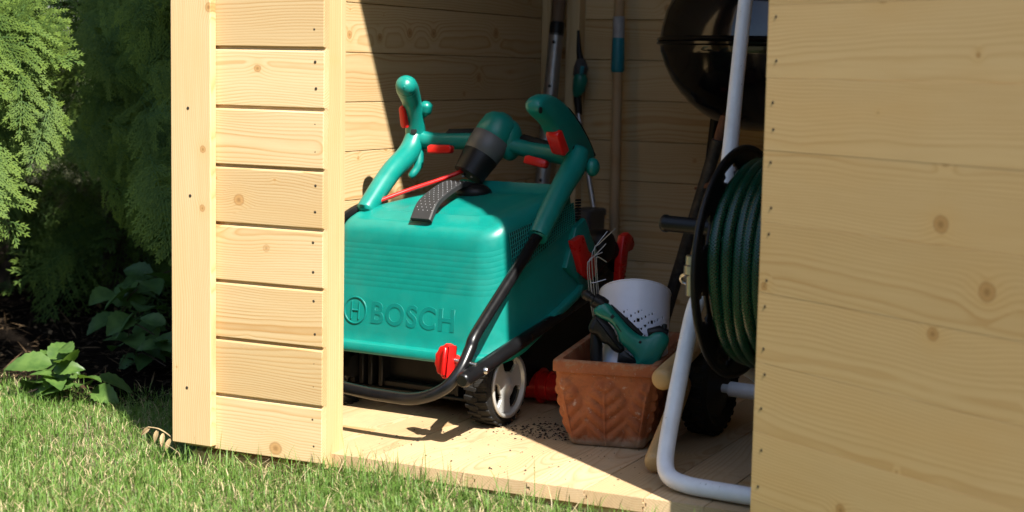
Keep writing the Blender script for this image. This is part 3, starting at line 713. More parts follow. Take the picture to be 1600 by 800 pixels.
# ---- lower side bars, bolts and red wing knob
for x, sgn in ((.052, 1), (-.50, -1)):
    mb = MB(); mb.tube([(x, -.256, .152), (x, -.250, .153), (x - .002 * sgn, -.05, .192), (x - .008 * sgn, .101, .219), (x - .03 * sgn, .42, .272)], [.015, .0165, .0165, .0135, .0135], 14); lb = mb.build('side_bar', 'black_tube', mow)
    mb = MB(); mb.lathe([(.0075, -.004), (.0075, .003), (.005, .006), (.0015, .0065)], 14, axis_mat((x + sgn * .0158, -.190, .165), (sgn, 0, 0))); mb.build('bolt', 'steel', lb)
    mb = MB(); mb.tube([(x - sgn * .06, -.208, .183), (x + sgn * .004, -.208, .178)], .005, 10); mb.build('bolt', 'steel', lb)
for x, sgn in ((-.008, -1), (-.435, 1)):
    out = []
    for k in range(40):
        a = 2 * math.pi * k / 40; rr_ = .036 + .0016 * math.cos(11 * a); out.append((max(-.40, min(.40, 1)) * 0 + (rr_ * math.cos(a) if sgn * rr_ * math.cos(a) > -.010 else -sgn * .010), rr_ * math.sin(a)))
    mb = MB(); mt = axis_mat((x, -.214, .180), (sgn * .30, -.92, .1)); mb.prism(out, .022, .005, mt); kn = mb.build('wing_knob', 'red', mow, smooth=35)
    mb = MB(); mb.cbox((-.004, -.030, .010), (.004, .030, .017), .002, mt); mb.build('knob_wing', 'red', kn)
    mb = MB(); mb.lathe([(.014, -.022), (.012, -.008)], 16, mt); mb.build('knob_hub', 'red_dark', kn)
# ---- red cable from the left arm to the switch box
mb = MB(); mb.tube(catmull([(-.402, .044, .462), (-.385, .065, .478), (-.335, .12, .505), (-.29, .16, .525), (-.25, .20, .546), (-.205, .262, .58)], 6), .0052, 10); mb.build('cable', 'red', mow, smooth=60)
# ---- latch, ratchet and height lever on the right
mx_ = Matrix(((0, 0, 1, .050), (1, 0, 0, -.093), (0, 1, 0, .011), (0, 0, 0, 1)))
mb = MB(); mb.prism([(.305, .392), (.352, .402), (.378, .365), (.420, .345), (.428, .312), (.400, .292), (.350, .316), (.335, .345)], .02, .004, mx_); mb.build('box_latch', 'red', mow, smooth=35)
mb = MB(); mb.prism([(.30, .33), (.345, .30), (.40, .262), (.455, .300), (.46, .352), (.42, .40), (.39, .438), (.345, .42)], .018, .005, mx_ @ Matrix.Translation((0, 0, -.016))); mb.build('box_bracket', 'green', mow, smooth=35)
mb = MB(); mb.lathe([(.010, .03), (.034, .028), (.042, .02), (.044, .0), (.040, -.03), (.02, -.04)], 28, axis_mat((-.045, .545, .357), (1, 0, 0))); mb.build('pivot_cover', 'black', mow)
mb = MB(); mb.tube([(-.06, .47, .25), (-.05, .53, .32), (-.045, .60, .345), (-.05, .66, .30)], .026, 12); mb.build('pivot_arm', 'black', mow)
lv = [(.600, .262), (.625, .262), (.640, .30), (.646, .335), (.672, .338), (.682, .352), (.672, .372), (.645, .385), (.618, .378), (.608, .345), (.600, .30)]
mx2 = Matrix(((0, 0, 1, -.022), (1, 0, 0, 0), (0, 1, 0, 0), (0, 0, 0, 1)))
mb = MB(); mb.prism(lv, .020, .004, mx2); lever = mb.build('height_lever', 'red', mow, smooth=35)
for k in range(5):
    mb = MB(); mb.cbox((-.0125, .606, .272 + .013 * k), (-.0105, .630, .277 + .013 * k), .0005); mb.build('lever_rib', 'red_dark', lever)

# ================================================================== TERRACOTTA PLANTER
t = NT('terracotta'); P = t.obj(); sp = t.new('ShaderNodeSeparateXYZ'); t.put(sp.inputs[0], P)
n1 = t.noise(P, 18, 6, .65); n2 = t.noise(P, 70, 5, .7); n3 = t.noise(P, 260, 3)
c = t.mix(t.ramp(n1, [(.3, 0.), (.7, 1.)]), (.24, .068, .026), (.35, .125, .050))
c = t.mix(t.math('MULTIPLY', t.ramp(n2, [(.50, 0.), (.68, 1.)]), .45), c, (.11, .052, .030))
low = t.math('ADD', t.math('MULTIPLY', sp.outputs[2], -22.), t.math('MULTIPLY_ADD', n1, 1.6, .10))
c = t.mix(t.math('MULTIPLY', t.ramp(low, [(.25, 0.), (.6, 1.)]), .65), c, (.36, .30, .22))
hi = t.math('ADD', t.math('MULTIPLY', t.math('SUBTRACT', sp.outputs[2], .16), 25.), t.math('MULTIPLY_ADD', n2, 3., -1.6))
c = t.mix(t.math('MULTIPLY', t.ramp(hi, [(.45, 0.), (.9, 1.)]), .45), c, (.42, .28, .16))
sc_ = t.ramp(t.noise(P, 45, 5, .75), [(.60, 0.), (.68, 1.)]); c = t.mix(t.math('MULTIPLY', sc_, .55), c, (.46, .38, .30))
t.put(t.b.inputs['Base Color'], c); t.b.inputs['Roughness'].default_value = .85; t.b.inputs['Specular IOR Level'].default_value = .25
t.bump(t.math('ADD', n2, t.math('MULTIPLY', n3, .6)), .45, .0016); M['terracotta'] = t.m
plt = thing('planter', 'old terracotta planter trough with moulded leaves and mossy foot', 'planter', (.462, .388, 0), R(11))
def prect(hw, y0, y1, r=.014, nx=56, ny=50):
    pts = []
    def side(a, b, n):
        for k in range(n): pts.append(Vector(a) + (Vector(b) - Vector(a)) * (k / n))
    c4 = [(-hw, y0), (hw, y0), (hw, y1), (-hw, y1)]
    for i in range(4):
        a, b = Vector(c4[i]), Vector(c4[(i + 1) % 4]); d = (b - a).normalized(); a2, b2 = a + d * r, b - d * r; side(a2, b2, nx if i % 2 == 0 else ny)
        nb = Vector(c4[(i + 2) % 4]); d2 = (nb - b).normalized(); cc = b - d * r + d2 * r
        for k in range(5):
            ang = (math.pi / 2) * k / 5; pts.append(cc + d * (math.sin(ang) * r) - d2 * (math.cos(ang) * r))
    return pts
def leaf_relief(u, z):
    h = 0; zz = z / .155
    for cc, sc_ in ((-.86, .8), (0., 1.), (.86, .8)):
        du = abs(u - cc) * 1.0; wv = (.12 + .40 * math.sin(min(1, max(0, zz * .9 + .12)) * math.pi) ** .8) * sc_
        if du < wv:
            ph = z / .030 - du * 2.2 - 1.2 * du * du; lobe = abs(math.sin(math.pi * ph)) ** .6
            h += (.0090 * lobe * (1 - (du / wv) ** 3) + .0015) * min(1, max(0, (1.0 - zz) * 7)) * min(1, max(0, (zz - .04) * 9)) * (.35 + .65 * min(1, du / .08))
        h += .0070 * math.exp(-(du / .030) ** 2) * min(1, max(0, (.95 - zz) * 5))
    return h
mb = MB(); rings = []
zl = [0, .004] + [.010 + .0035 * k for k in range(43)] + [.1625, .1645, .170, .176, .183, .188, .190]
def hw_(z): return .078 + .030 * (z / .16) ** .75 if z < .163 else .1135
def y0_(z): return .0 - .036 * (z / .16) ** .85 if z < .163 else -.043
for z in zl:
    ins = .006 if z == 0 else .0015 if z == .004 else .003 if z >= .1895 else .001 if z >= .1875 else 0
    a = prect(hw_(z) - ins, y0_(z) + ins, .375 - y0_(z) - ins); row = []
    for p in a:
        h = 0; w = hw_(z)
        if z < .163:
            if p.y < y0_(z) + .002: h = leaf_relief(p.x / w, z); row.append((p.x, p.y - h, z)); continue
            if abs(p.x) > w - .002: h = leaf_relief(((p.y - .19) / .21) * 2.2 % 1.6 - .8, z); row.append((p.x + math.copysign(h, p.x), p.y, z)); continue
        row.append((p.x, p.y, z + (.0012 * math.sin(p.x * 70) if z > .18 else 0)))
    rings.append(row)
for z, th in ((.1885, .0165), (.183, .018), (.12, .016), (.05, .014), (.045, .06)):
    rings.append([(p.x, p.y, z) for p in prect(hw_(min(z, .16)) + (.0055 if z > .163 else 0) - th, y0_(min(z, .16)) - (.006 if z > .163 else 0) + th, .375 - y0_(min(z, .16)) - th)])
n = len(rings[0]); mb.v = [p for r in rings for p in r]
mb.f = [(l * n + i, l * n + (i + 1) % n, (l + 1) * n + (i + 1) % n, (l + 1) * n + i) for l in range(len(rings) - 1) for i in range(n)]
mb.f += [tuple(reversed(range(n))), tuple((len(rings) - 1) * n + i for i in range(n))]
mb.build('trough', 'terracotta', plt, smooth=60)

# ================================================================== THINGS IN THE PLANTER
# pierced white pot, leaning back
pot = thing('plant_pot', 'white metal pot with pierced lace band lying in the terracotta planter', 'pot', (.487, .466, .132))
pa = V(-.19, .48, .855).normalized(); pm = axis_mat((0, 0, 0), pa); HP = .205; RP = .0775
mb = MB(); na, nh = 300, 150; hs = []
for k in range(15):
    for j, (z, rr_) in enumerate(((.066, .0042), (.078, .0030), (.089, .0056), (.101, .0036), (.112, .0048), (.122, .0028), (.131, .0030))):
        a = 2 * math.pi * (k + (.5 if j % 2 else 0)) / 15
        hs.append((a, z, rr_ * .75, rr_)); 
        if j % 2 == 0: hs += [(a + .10, z + .004, rr_ * .38, rr_ * .6), (a - .10, z - .003, rr_ * .38, rr_ * .6)]
HA = np.array(hs); grid_a = (np.arange(na) + .5) / na * 2 * np.pi; grid_z = (np.arange(nh) + .5) / nh * HP
dA = (grid_a[:, None, None] - HA[None, None, :, 0] + np.pi) % (2 * np.pi) - np.pi; dZ = grid_z[None, :, None] - HA[None, None, :, 1]
openm = ((dA * RP / HA[:, 2]) ** 2 + (dZ / HA[:, 3]) ** 2 < 1).any(2)
for i in range(nh + 1):
    for k in range(na): a = 2 * math.pi * k / na; mb.v.append(tuple(pm @ Vector(((RP - .006 * (1 - i / nh)) * math.cos(a), (RP - .006 * (1 - i / nh)) * math.sin(a), HP * i / nh))))
for i in range(nh):
    for k in range(na):
        if not openm[k, i]: mb.f.append((i * na + k, i * na + (k + 1) % na, (i + 1) * na + (k + 1) % na, (i + 1) * na + k))
o = mb.build('pot_wall', 'white_pot', pot, smooth=60); md = o.modifiers.new('thickness', 'SOLIDIFY'); md.thickness = .0016
mb = MB(); mb.tube([pm @ Vector((RP * math.cos(2 * math.pi * k / 48), RP * math.sin(2 * math.pi * k / 48), HP)) for k in range(48)], .0018, 8, closed=True); mb.build('rim', 'white_pot', pot)
mb = MB(); mb.lathe([(RP - .0075, .002), (RP - .0075, .004)], 40, pm); mb.build('base', 'white_pot', pot)
mb = MB(); mb.lathe([(RP - .013, .006), (RP - .011, .150), (RP - .02, .153)], 40, pm); mb.build('hole_darkening_core', 'crumb', pot)  # dark core added so the pierced holes look shaded inside
# spray gun, lying across the pot, its flat side to us
RT = V(math.cos(YAW), math.sin(YAW), 0); UPV = V(.0, .12, .99).normalized(); NV = RT.cross(UPV) * 1.0
gun_o = V(.468, .405, .243); gun = thing('spray_gun', 'green and black hose spray gun resting in the terracotta planter', 'spray gun', gun_o)
GS = 735.
gm = Matrix(((RT.x, UPV.x, NV.x, 0), (RT.y, UPV.y, NV.y, 0), (RT.z, UPV.z, NV.z, 0), (0, 0, 0, 1)))
def g2(X, Y): return ((860 + X / 3.333 - 960) / GS, -(340 + Y / 3.333 - 520) / GS)
def gp(X, Y, d=0): a = g2(X, Y); return gm @ Vector((a[0], a[1], d))
mb = MB(); mb.prism(smooth2([g2(*p) for p in [(215, 480), (245, 440), (290, 445), (330, 490), (400, 560), (450, 600), (500, 612), (530, 590), (575, 585), (608, 610), (610, 645), (590, 690), (545, 770), (455, 770), (438, 720), (400, 680), (360, 640), (340, 590), (300, 545), (235, 515)]]), .034, .010, gm); gb = mb.build('body', 'green_dark', gun, smooth=70)
mb = MB(); mb.prism(smooth2([g2(*p) for p in [(228, 505), (290, 540), (330, 590), (352, 640), (385, 672), (372, 702), (330, 690), (300, 660), (268, 648), (240, 612), (208, 604), (193, 575), (205, 535)]]), .030, .009, gm); mb.build('grip', 'black', gun, smooth=70)
mb = MB(); mb.prism([g2(*p) for p in [(358, 702), (385, 685), (438, 722), (458, 752), (355, 748)]], .026, .004, gm); mb.build('trigger', 'black', gun, smooth=40)
mb = MB(); mb.tube([gp(150, 393), gp(160, 398), gp(185, 412), gp(188, 413), gp(205, 424), gp(210, 427), gp(255, 448), gp(275, 458)], [.006, .0105, .0108, .009, .009, .0145, .0150, .0135], 18); nz = mb.build('nozzle', 'black', gun, smooth=40)
for k in range(9):
    a = 2 * math.pi * k / 9; d = (gp(255, 448) - gp(210, 427)).normalized(); s1 = d.cross(NV).normalized(); off = (s1 * math.cos(a) + NV * math.sin(a)) * .0146
    mb = MB(); mb.tube([gp(214, 429) + off, gp(252, 446) + off], .0012, 6); mb.build('ridge', 'black_soft', nz)
mb = MB(); mb.tube([gp(300, 455, .004), gp(400, 552, .004), gp(470, 608, .004)], [.003, .0075, .005], 8); mb.build('spine', 'black', gun)
mb = MB(); mb.tube([gp(505, 592), gp(560, 580), gp(600, 596)], [.009, .011, .009], 12); mb.build('connector', 'black', gun); mb = MB(); mb.tube([gp(585, 590), gp(588, 548)], [.006, .0045], 10); mb.build('connector_tip', 'black', gun)
mb = MB(); mb.lathe([(.0032, -.001), (.0032, .0012), (.002, .0016)], 12, Matrix.Translation(gp(462, 640, .0165)) @ gm); mb.build('screw', 'black', gun)
mb = MB(); mb.cbox((-.0035, -.004, -.0003), (.0035, .004, .0004), 0, Matrix.Translation(gp(310, 512, .0172)) @ gm @ Matrix.Rotation(R(-48), 4, 'Z')); mb.build('mark', 'black', gun)
mb = MB(); mb.cbox((-.010, -.0008, -.0003), (.010, .0008, .0004), 0, Matrix.Translation(gp(345, 570, .0172)) @ gm @ Matrix.Rotation(R(-50), 4, 'Z')); mb.build('mark', 'black', gun)
# hand rake with wire tines
rk_o = V(.385, .425, .25); rake = thing('hand_rake', 'small wire tined hand rake standing in the planter beside spray gun', 'hand rake', rk_o)
def kp(X, Y, d=0): a = g2(X, Y); return gm @ Vector((a[0], a[1], d)) + gun_o - rk_o + V(0, .035, 0)
for k, tp in enumerate([[(190, 560), (160, 440), (133, 262), (152, 228), (222, 145)], [(193, 560), (168, 430), (140, 250), (160, 215), (205, 190)], [(197, 560), (180, 420), (152, 228), (165, 165), (222, 80)], [(200, 560), (190, 410), (163, 180), (180, 150), (262, 65)], [(203, 560), (198, 410), (175, 240), (182, 215), (228, 240)], [(196, 560), (176, 450), (150, 330), (160, 350), (230, 330)]]):
    mb = MB(); pts = [kp(*p, d=-.012 + .006 * k) for p in tp]; mb.tube(catmull(pts, 4), .0010, 6); mb.build('tine', 'dull_steel', rake)
mb = MB(); mb.tube([kp(195, 545), kp(197, 585), kp(203, 600), kp(207, 680), kp(216, 780)], [.006, .008, .012, .0135, .0135], 14); mb.build('handle', 'black', rake)

# ================================================================== WOODEN HANDLES BESIDE THE PLANTER
def round_stick(name, label, pts, rad, cat='tool handle'):
    pts = [Vector(p) for p in pts]; d = (pts[1] - pts[0]); L = d.length; org = pts[0]
    mb = MB(); prof = [(.0, -.006), (rad * .55, -.0055), (rad * .85, -.002), (rad * .98, .005), (rad, .014), (rad * .97, .05), (rad * .86, .14), (rad * .82, L - .01), (rad * .6, L)]
    mb.lathe(prof, 24, Matrix.Identity(4), cap=False)
    # grain along the length: lathe axis is turned on to local x
    mb.v = [(z, x, y) for x, y, z in mb.v]
    o = mb.build(name, 'stick_wood', None, smooth=50); o.location = org; o.rotation_euler = d.to_track_quat('X', 'Z').to_euler()
    return tag(o, label, cat, 'wooden handles beside the planter')
round_stick('wooden_handle', 'varnished wooden handle, upper of two, pointing at us beside planter rim', [(.616, .298, .176), (.575, .80, .240)], .0235)
round_stick('wooden_handle', 'varnished wooden handle, lower of two, its knob on the floor', [(.634, .222, .022), (.545, .72, .190)], .022)

# ================================================================== HOSE REEL CART
cart_o = V(.80, .35, 0); cart = thing('hose_reel_cart', 'white tubular hose cart with black reel discs and crank', 'hose cart', cart_o)
fp = [(1.12, .060, .020), (.95, .079, .020), (.80, .095, .020), (.745, .103, .021), (.705, .118, .028), (.687, .140, .050), (.682, .165, .090), (.681, .184, .125), (.680, .237, .223), (.681, .290, .322), (.690, .312, .360), (.701, .335, .400), (.706, .37, .518), (.708, .40, .632), (.705, .44, .786), (.704, .48, .942), (.706, .50, 1.03), (.73, .51, 1.06), (.80, .508, 1.065), (1.0, .49, 1.065)]
mb = MB(); mb.tube(catmull(fp, 6), lerps([.0168] * 9 + [.0162] * 5 + [.0150] * 6, 6), 18); mb.build('frame', 'white_paint', cart, cart_o, smooth=60)
fp2 = [(1.12, .060, .020), (1.16, .075, .04), (1.17, .11, .11), (1.17, .19, .223), (1.17, .30, .40), (1.17, .40, .632), (1.16, .47, 1.03), (1.13, .48, 1.06), (1.0, .49, 1.065)]
mb = MB(); mb.tube(catmull(fp2, 6), .018, 16); mb.build('frame', 'white_paint', cart, cart_o, smooth=60)
ra = V(math.cos(R(-5)), math.sin(R(-5)), 0); RC = V(.768, .315, .425)
def flange(c, name='reel_disc'):
    mt = axis_mat(c, ra); mb = MB(); nr, na = 20, 120; RR = .225
    for i in range(nr + 1):
        for k in range(na):
            a = 2 * math.pi * k / na; r = .03 + (RR - .03) * i / nr; mb.v.append(tuple(mt @ Vector((r * math.cos(a), r * math.sin(a), .004 * math.cos(6 * a) * (1 - i / nr)))))
    for i in range(nr):
        for k in range(na):
            rc = .03 + (RR - .03) * (i + .5) / nr; ac = 2 * math.pi * (k + .5) / na; d = (ac % (math.pi / 4)) - math.pi / 8
            if (abs(rc - .192) / .016) ** 2 + (d * rc / .035) ** 2 < 1 or (abs(rc - .12) / .03) ** 2 + (d * rc / .022) ** 2 < 1: continue
            mb.f.append((i * na + k, i * na + (k + 1) % na, (i + 1) * na + (k + 1) % na, (i + 1) * na + k))
    o = mb.build(name, 'black', cart, cart_o, smooth=40); md = o.modifiers.new('thickness', 'SOLIDIFY'); md.thickness = .006; md.offset = 0
    mb = MB(); mb.tube([mt @ Vector((RR * math.cos(2 * math.pi * k / 90), RR * math.sin(2 * math.pi * k / 90), 0)) for k in range(90)], .0055, 10, closed=True); mb.build('disc_rim', 'black', o, cart_o)
    return o
flange(RC); flange(RC + ra * .235)
mb = MB(); mb.lathe([(.10, 0), (.10, .235)], 40, axis_mat(RC, ra)); mb.build('drum', 'grey_pl', cart, cart_o)
mb = MB(); mb.tube([RC - ra * .09, RC + ra * .33], .012, 14); mb.build('spindle', 'steel', cart, cart_o)
# crank: arm and handle on the near left of the disc
ch_ = V(.700, .302, .492)
mb = MB(); mb.tube([V(.604, .306, .4925), V(.607, .306, .4925), V(.614, .306, .4925), V(.617, .3055, .4925), V(.70, .302, .490), V(.75, .30, .489)], [.0155, .0178, .0178, .0162, .0165, .0165], 20); mb.build('crank_handle', 'black', cart, cart_o)
mb = MB(); mb.cbox((-.016, -.02, -.006), (.016, .10, .006), .004, axis_mat(RC - ra * .03, ra)); mb.build('crank_arm', 'black', cart, cart_o)
mb = MB(); mb.lathe([(.030, -.07), (.034, -.065), (.034, -.008), (.05, 0)], 24, axis_mat(RC + V(-.005, 0, 0), ra)); mb.build('hub', 'black', cart, cart_o)
mb = MB(); mb.tube(catmull([V(.648, .36, .388), V(.632, .37, .384), V(.622, .375, .376), V(.628, .378, .366), V(.66, .37, .362)], 5), .0042, 8); mb.build('bail', 'steel', cart, cart_o)
mb = MB(); mb.tube([V(.652, .352, .425), V(.652, .352, .408), V(.652, .352, .405), V(.652, .352, .388), V(.652, .352, .384), V(.652, .352, .345)], [.013, .013, .016, .016, .011, .010], 16); mb.build('tap_fitting', 'steel', cart, cart_o)
for z in (.452, .372):
    mb = MB(); mb.cbox((.772, .275, z - .014), (.782, .300, z + .022), .003); mb.build('clip', 'yellow', cart, cart_o)
def cart_wheel(c):
    mt = axis_mat(c, (1, -.09, 0)); mb = MB(); mb.lathe([(.022, -.031), (.07, -.02), (.07, .02), (.022, .031)], 24, mt); w_ = mb.build('wheel', 'black', cart, cart_o)
    mb = MB(); mb.lathe([(.066, -.022), (.085, -.031), (.098, -.026), (.1015, -.016), (.1015, .016), (.098, .026), (.085, .031), (.066, .022)], 48, mt, cap=False)
    for k in range(30):
        for sd in (-1, 1):
            a = 2 * math.pi * (k + (.5 if sd > 0 else 0)) / 30; mb.cbox((.0995, -.006, .002 if sd > 0 else -.026), (.1055, .006, .026 if sd > 0 else -.002), .0015, mt @ Matrix.Rotation(a, 4, 'Z'))
    mb.build('tyre', 'black_soft', w_, cart_o, smooth=35); return w_
cart_wheel(V(.606, .625, .1065)); cart_wheel(V(1.22, .57, .1065))
mb = MB(); mb.tube([V(.575, .628, .1065), V(.66, .62, .1065)], .010, 12); mb.tube([V(.655, .622, .1065), V(1.19, .573, .1065)], .017, 16); mb.build('axle', 'white_paint', cart, cart_o)
mb = MB(); mb.tube(catmull([V(.735, .614, .112), V(.735, .56, .15), V(.735, .44, .20), V(.735, .35, .29), V(.735, .315, .425)], 5), .013, 14); mb.build('stay', 'white_paint', cart, cart_o)
# green hose wound on the reel
t = NT('hose_plastic'); uv = t.new('ShaderNodeTexCoord').outputs['UV']; su = t.new('ShaderNodeSeparateXYZ'); t.put(su.inputs[0], uv)
w1 = t.math('SINE', t.math('ADD', t.math('MULTIPLY', su.outputs[0], 1000.), t.math('MULTIPLY', su.outputs[1], 2 * math.pi * 9)))
w2 = t.math('SINE', t.math('SUBTRACT', t.math('MULTIPLY', su.outputs[0], 1000.), t.math('MULTIPLY', su.outputs[1], 2 * math.pi * 9)))
br = t.math('MAXIMUM', w1, w2); f_n = t.ramp(br, [(.3, 0.), (.95, 1.)])
t.put(t.b.inputs['Base Color'], t.mix(f_n, (.0006, .018, .009), (.002, .055, .026))); t.b.inputs['Roughness'].default_value = .25; t.bump(br, .25, .0006); M['hose'] = t.m
hose_o = RC + ra * .1; hose = None
mt = axis_mat(RC, ra); pts = []; HR = .0115; turns = 9.2; R0 = .196
for k in range(int(turns * 40)):
    a = 2 * math.pi * k / 40; h = .020 + .195 * (k / (turns * 40)); wob = .004 * math.sin(a * 2.3 + 1) + .003 * math.sin(a * 5.1); pts.append(mt @ Vector(((R0 + wob) * math.cos(a), (R0 + wob) * math.sin(a), h + .002 * math.sin(a * 1.7))))
for k in range(int(turns * 40)):
    a = 2 * math.pi * (k / 40 + turns % 1); h = .215 - .195 * (k / (turns * 40)); pts.append(mt @ Vector(((R0 - .0225) * math.cos(a), (R0 - .0225) * math.sin(a), h)))
mb = MB(); mb.tube(pts, HR, 16, uv=True); hose = mb.build('garden_hose', 'hose', None, hose_o, smooth=70); hose.location = hose_o
tag(hose, 'glossy green braided garden hose coiled on the black reel', 'hose')
mb = MB(); mb.tube([mt @ Vector((.168 * math.cos(R(a)), .168 * math.sin(R(a)), .010)) for a in range(0, 360, 6)], .006, 8, closed=True)
pl_ = mb.build('strap', 'rust', hose, hose_o)

# ================================================================== KETTLE BARBECUE
kc = V(.486, 1.359, .876); bbq = thing('kettle_barbecue', 'black enamel kettle barbecue standing against the back of shed', 'barbecue', (kc.x, kc.y, 0)); bo = V(kc.x, kc.y, 0)
KM = Matrix.Translation(kc)
mb = MB(); mb.lathe([(.0, -.232), (.06, -.230), (.12, -.214), (.165, -.190), (.205, -.158), (.214, -.146), (.222, -.140), (.248, -.105), (.268, -.065), (.277, -.036), (.280, -.030), (.2805, -.016), (.290, -.012), (.290, -.006), (.27, -.006)], 72, KM, cap=False); bowl = mb.build('bowl', 'enamel', bbq, bo, smooth=35)
mb = MB(); mb.lathe([(.288, -.004), (.291, .000), (.288, .005), (.281, .008), (.278, .030), (.268, .075), (.248, .115), (.213, .155), (.160, .188), (.10, .206), (.0, .213)], 72, KM, cap=False); lid = mb.build('lid', 'enamel', bbq, bo, smooth=35)
mb = MB(); mb.tube(catmull([kc + V(-.05, 0, .208), kc + V(-.045, 0, .25), kc + V(.045, 0, .25), kc + V(.05, 0, .208)], 5), .009, 10); mb.build('lid_handle', 'black', lid, bo)
for n_, (a, b) in enumerate(((V(.43, 1.22, .72), V(.225, 1.25, .014)), (V(.31, 1.47, .70), V(.235, 1.52, .014)), (V(.63, 1.43, .70), V(.80, 1.50, .014)))):
    m_ = a + (b - a) * .14
    mb = MB(); mb.tube([m_, b], .0165 if n_ == 0 else .013, 14); lg = mb.build('leg', 'dark_iron' if n_ == 0 else 'black_tube', bbq, bo)
    mb = MB(); mb.tube([a, m_ + (b - a) * .02], .0125, 12); mb.build('leg_socket', 'rust' if n_ == 0 else 'black', lg, bo)
    mb = MB(); mb.lathe([(.016, -.014), (.018, -.004), (.017, .01)], 12, Matrix.Translation(b)); mb.build('foot_cap', 'black', lg, bo)
mb = MB(); mb.tube(catmull([V(.34, 1.235, .495), V(.36, 1.22, .50), V(.395, 1.21, .512)], 4), [.0035] * 4 + [.006] * 4 + [.012], 8, ell=.4); mb.build('damper_lever', 'rust', bbq, bo)
# side bracket with wooden grip
cd = V(.33, -.94, 0).normalized()
mb = MB(); p0 = kc + V(.20, -.205, -.05); mb.cbox((-.03, -.02, -.022), (.06, .022, .016), .004, Matrix.Translation(p0 + V(.0, -.02, -.03))); br_ = mb.build('side_bracket', 'dark_iron', bbq, bo)
mb = MB(); mb.tube([p0 + V(-.03, .0, .01), p0 + V(-.03, -.03, -.03), p0 + V(.05, -.04, -.04)], .008, 10); mb.build('side_handle', 'old_wood', br_, bo)

# ================================================================== LONG TOOLS AT THE BACK
def simple(name, label, cat, org, parts):
    o = thing(name, label, cat, org)
    for nm_, mat, pts, rad, kw in parts:
        mb = MB(); mb.tube(pts, rad, kw.get('seg', 14), ell=kw.get('ell', 1.)); mb.build(nm_, mat, o, org)
    return o
def ln(a, b, t): return Vector(a) + (Vector(b) - Vector(a)) * t
a, b = V(-.345 + .095, 1.715, 1.30), V(-.300, 1.60, .008)
simple('telescopic_pole', 'grey aluminium tool pole with dark wooden grip leaning in back corner', 'tool pole', b, [
    ('grip', 'grey_wood', [ln(a, b, 0), ln(a, b, .31)], .0195, {}), ('ferrule', 'black', [ln(a, b, .285), ln(a, b, .315)], .0215, {}),
    ('pole', 'dull_steel', [ln(a, b, .31), ln(a, b, 1)], .0215, {})] + [('rivet', 'black', [ln(a, b, q) + V(.004, -.0205, 0), ln(a, b, q) + V(.005, -.024, 0)], .005, {'seg': 8}) for q in (.33, .43, .57, .645)])
a, b = V(-.200, 1.735, 1.02), V(-.175, 1.50, .02)
TA, TB = V(-.217, 1.74, .675), V(-.02, 1.60, .02)
simple('grass_trimmer', 'slim trimmer with green and black head and thin silver shaft', 'trimmer', TB, [
    ('shaft', 'dull_steel', [TA, TB], .0075, {}), ('collar', 'black', [V(-.222, 1.745, .75), V(-.219, 1.742, .70), TA + V(.004, 0, -.015)], [.013, .012, .010], {}),
    ('motor_housing', 'green_dark', [V(-.222, 1.735, .715), V(-.213, 1.735, .735), V(-.206, 1.73, .765), V(-.208, 1.73, .785)], [.010, .020, .022, .016], {}),
    ('housing_cap', 'grey_pl', [V(-.212, 1.735, .775), V(-.205, 1.73, .800), V(-.208, 1.735, .822)], [.020, .022, .014], {}),
    ('badge', 'teal', [V(-.196, 1.712, .782), V(-.192, 1.712, .804)], [.006, .006], {'seg': 8}),
    ('handle', 'black', [V(-.212, 1.745, .81), V(-.222, 1.75, .85), V(-.228, 1.755, .91)], [.012, .008, .004], {}),
    ('guard', 'grey_pl', [TB + V(-.06, 0, .02), TB + V(.06, -.03, .02)], [.02, .02], {'ell': .5})])
a, b = V(-.094, 1.742, 1.35), V(-.072, 1.70, .09)
br = simple('broom', 'wooden broom handle with teal sleeve and pale cap standing upright', 'broom', V(-.072, 1.70, 0), [
    ('handle', 'old_wood', [a, b], .0150, {}), ('sleeve', 'teal', [ln(a, b, .365), ln(a, b, .369), ln(a, b, .440), ln(a, b, .444)], [.017, .0180, .0200, .018], {}),
    ('cap', 'pale', [ln(a, b, .318), ln(a, b, .366)], .0176, {}), ('head', 'grey_pl', [V(-.19, 1.70, .08), V(.05, 1.70, .08)], .022, {'ell': 1.3})])
mb = MB(); mb.cbox((-.082, 1.718, .795), (-.0735, 1.7225, .865), .0005); mb.build('label_strip', 'pale', br, V(-.072, 1.70, 0))
mb = MB()
for k in range(60):
    x = -.185 + .23 * k / 59
    for j in range(3): mb.tube([(x, 1.685 + .015 * j, .07), (x + random.uniform(-.01, .01), 1.68 + .02 * j, .004)], .0012, 4)
tag(mb.build('bristles', 'black_soft', br, V(-.072, 1.70, 0)), kind='stuff')
bk = thing('storage_bin', 'narrow dark grey plastic bin on the floor by the back wall', 'bin', (-.115, 1.60, 0)); mb = MB()
loft(mb, [(rrect(-.026, .026, -.05, .05, .01), .002), (rrect(-.032, .032, -.06, .06, .012), .375)]); pb = mb.build('body', 'grey_pl', bk)
mb = MB(); loft(mb, [(rrect(-.035, .035, -.064, .064, .013), .372), (rrect(-.035, .035, -.064, .064, .013), .388), (rrect(-.030, .030, -.058, .058, .012), .393)]); mb.build('lid', 'grey_pl', bk)

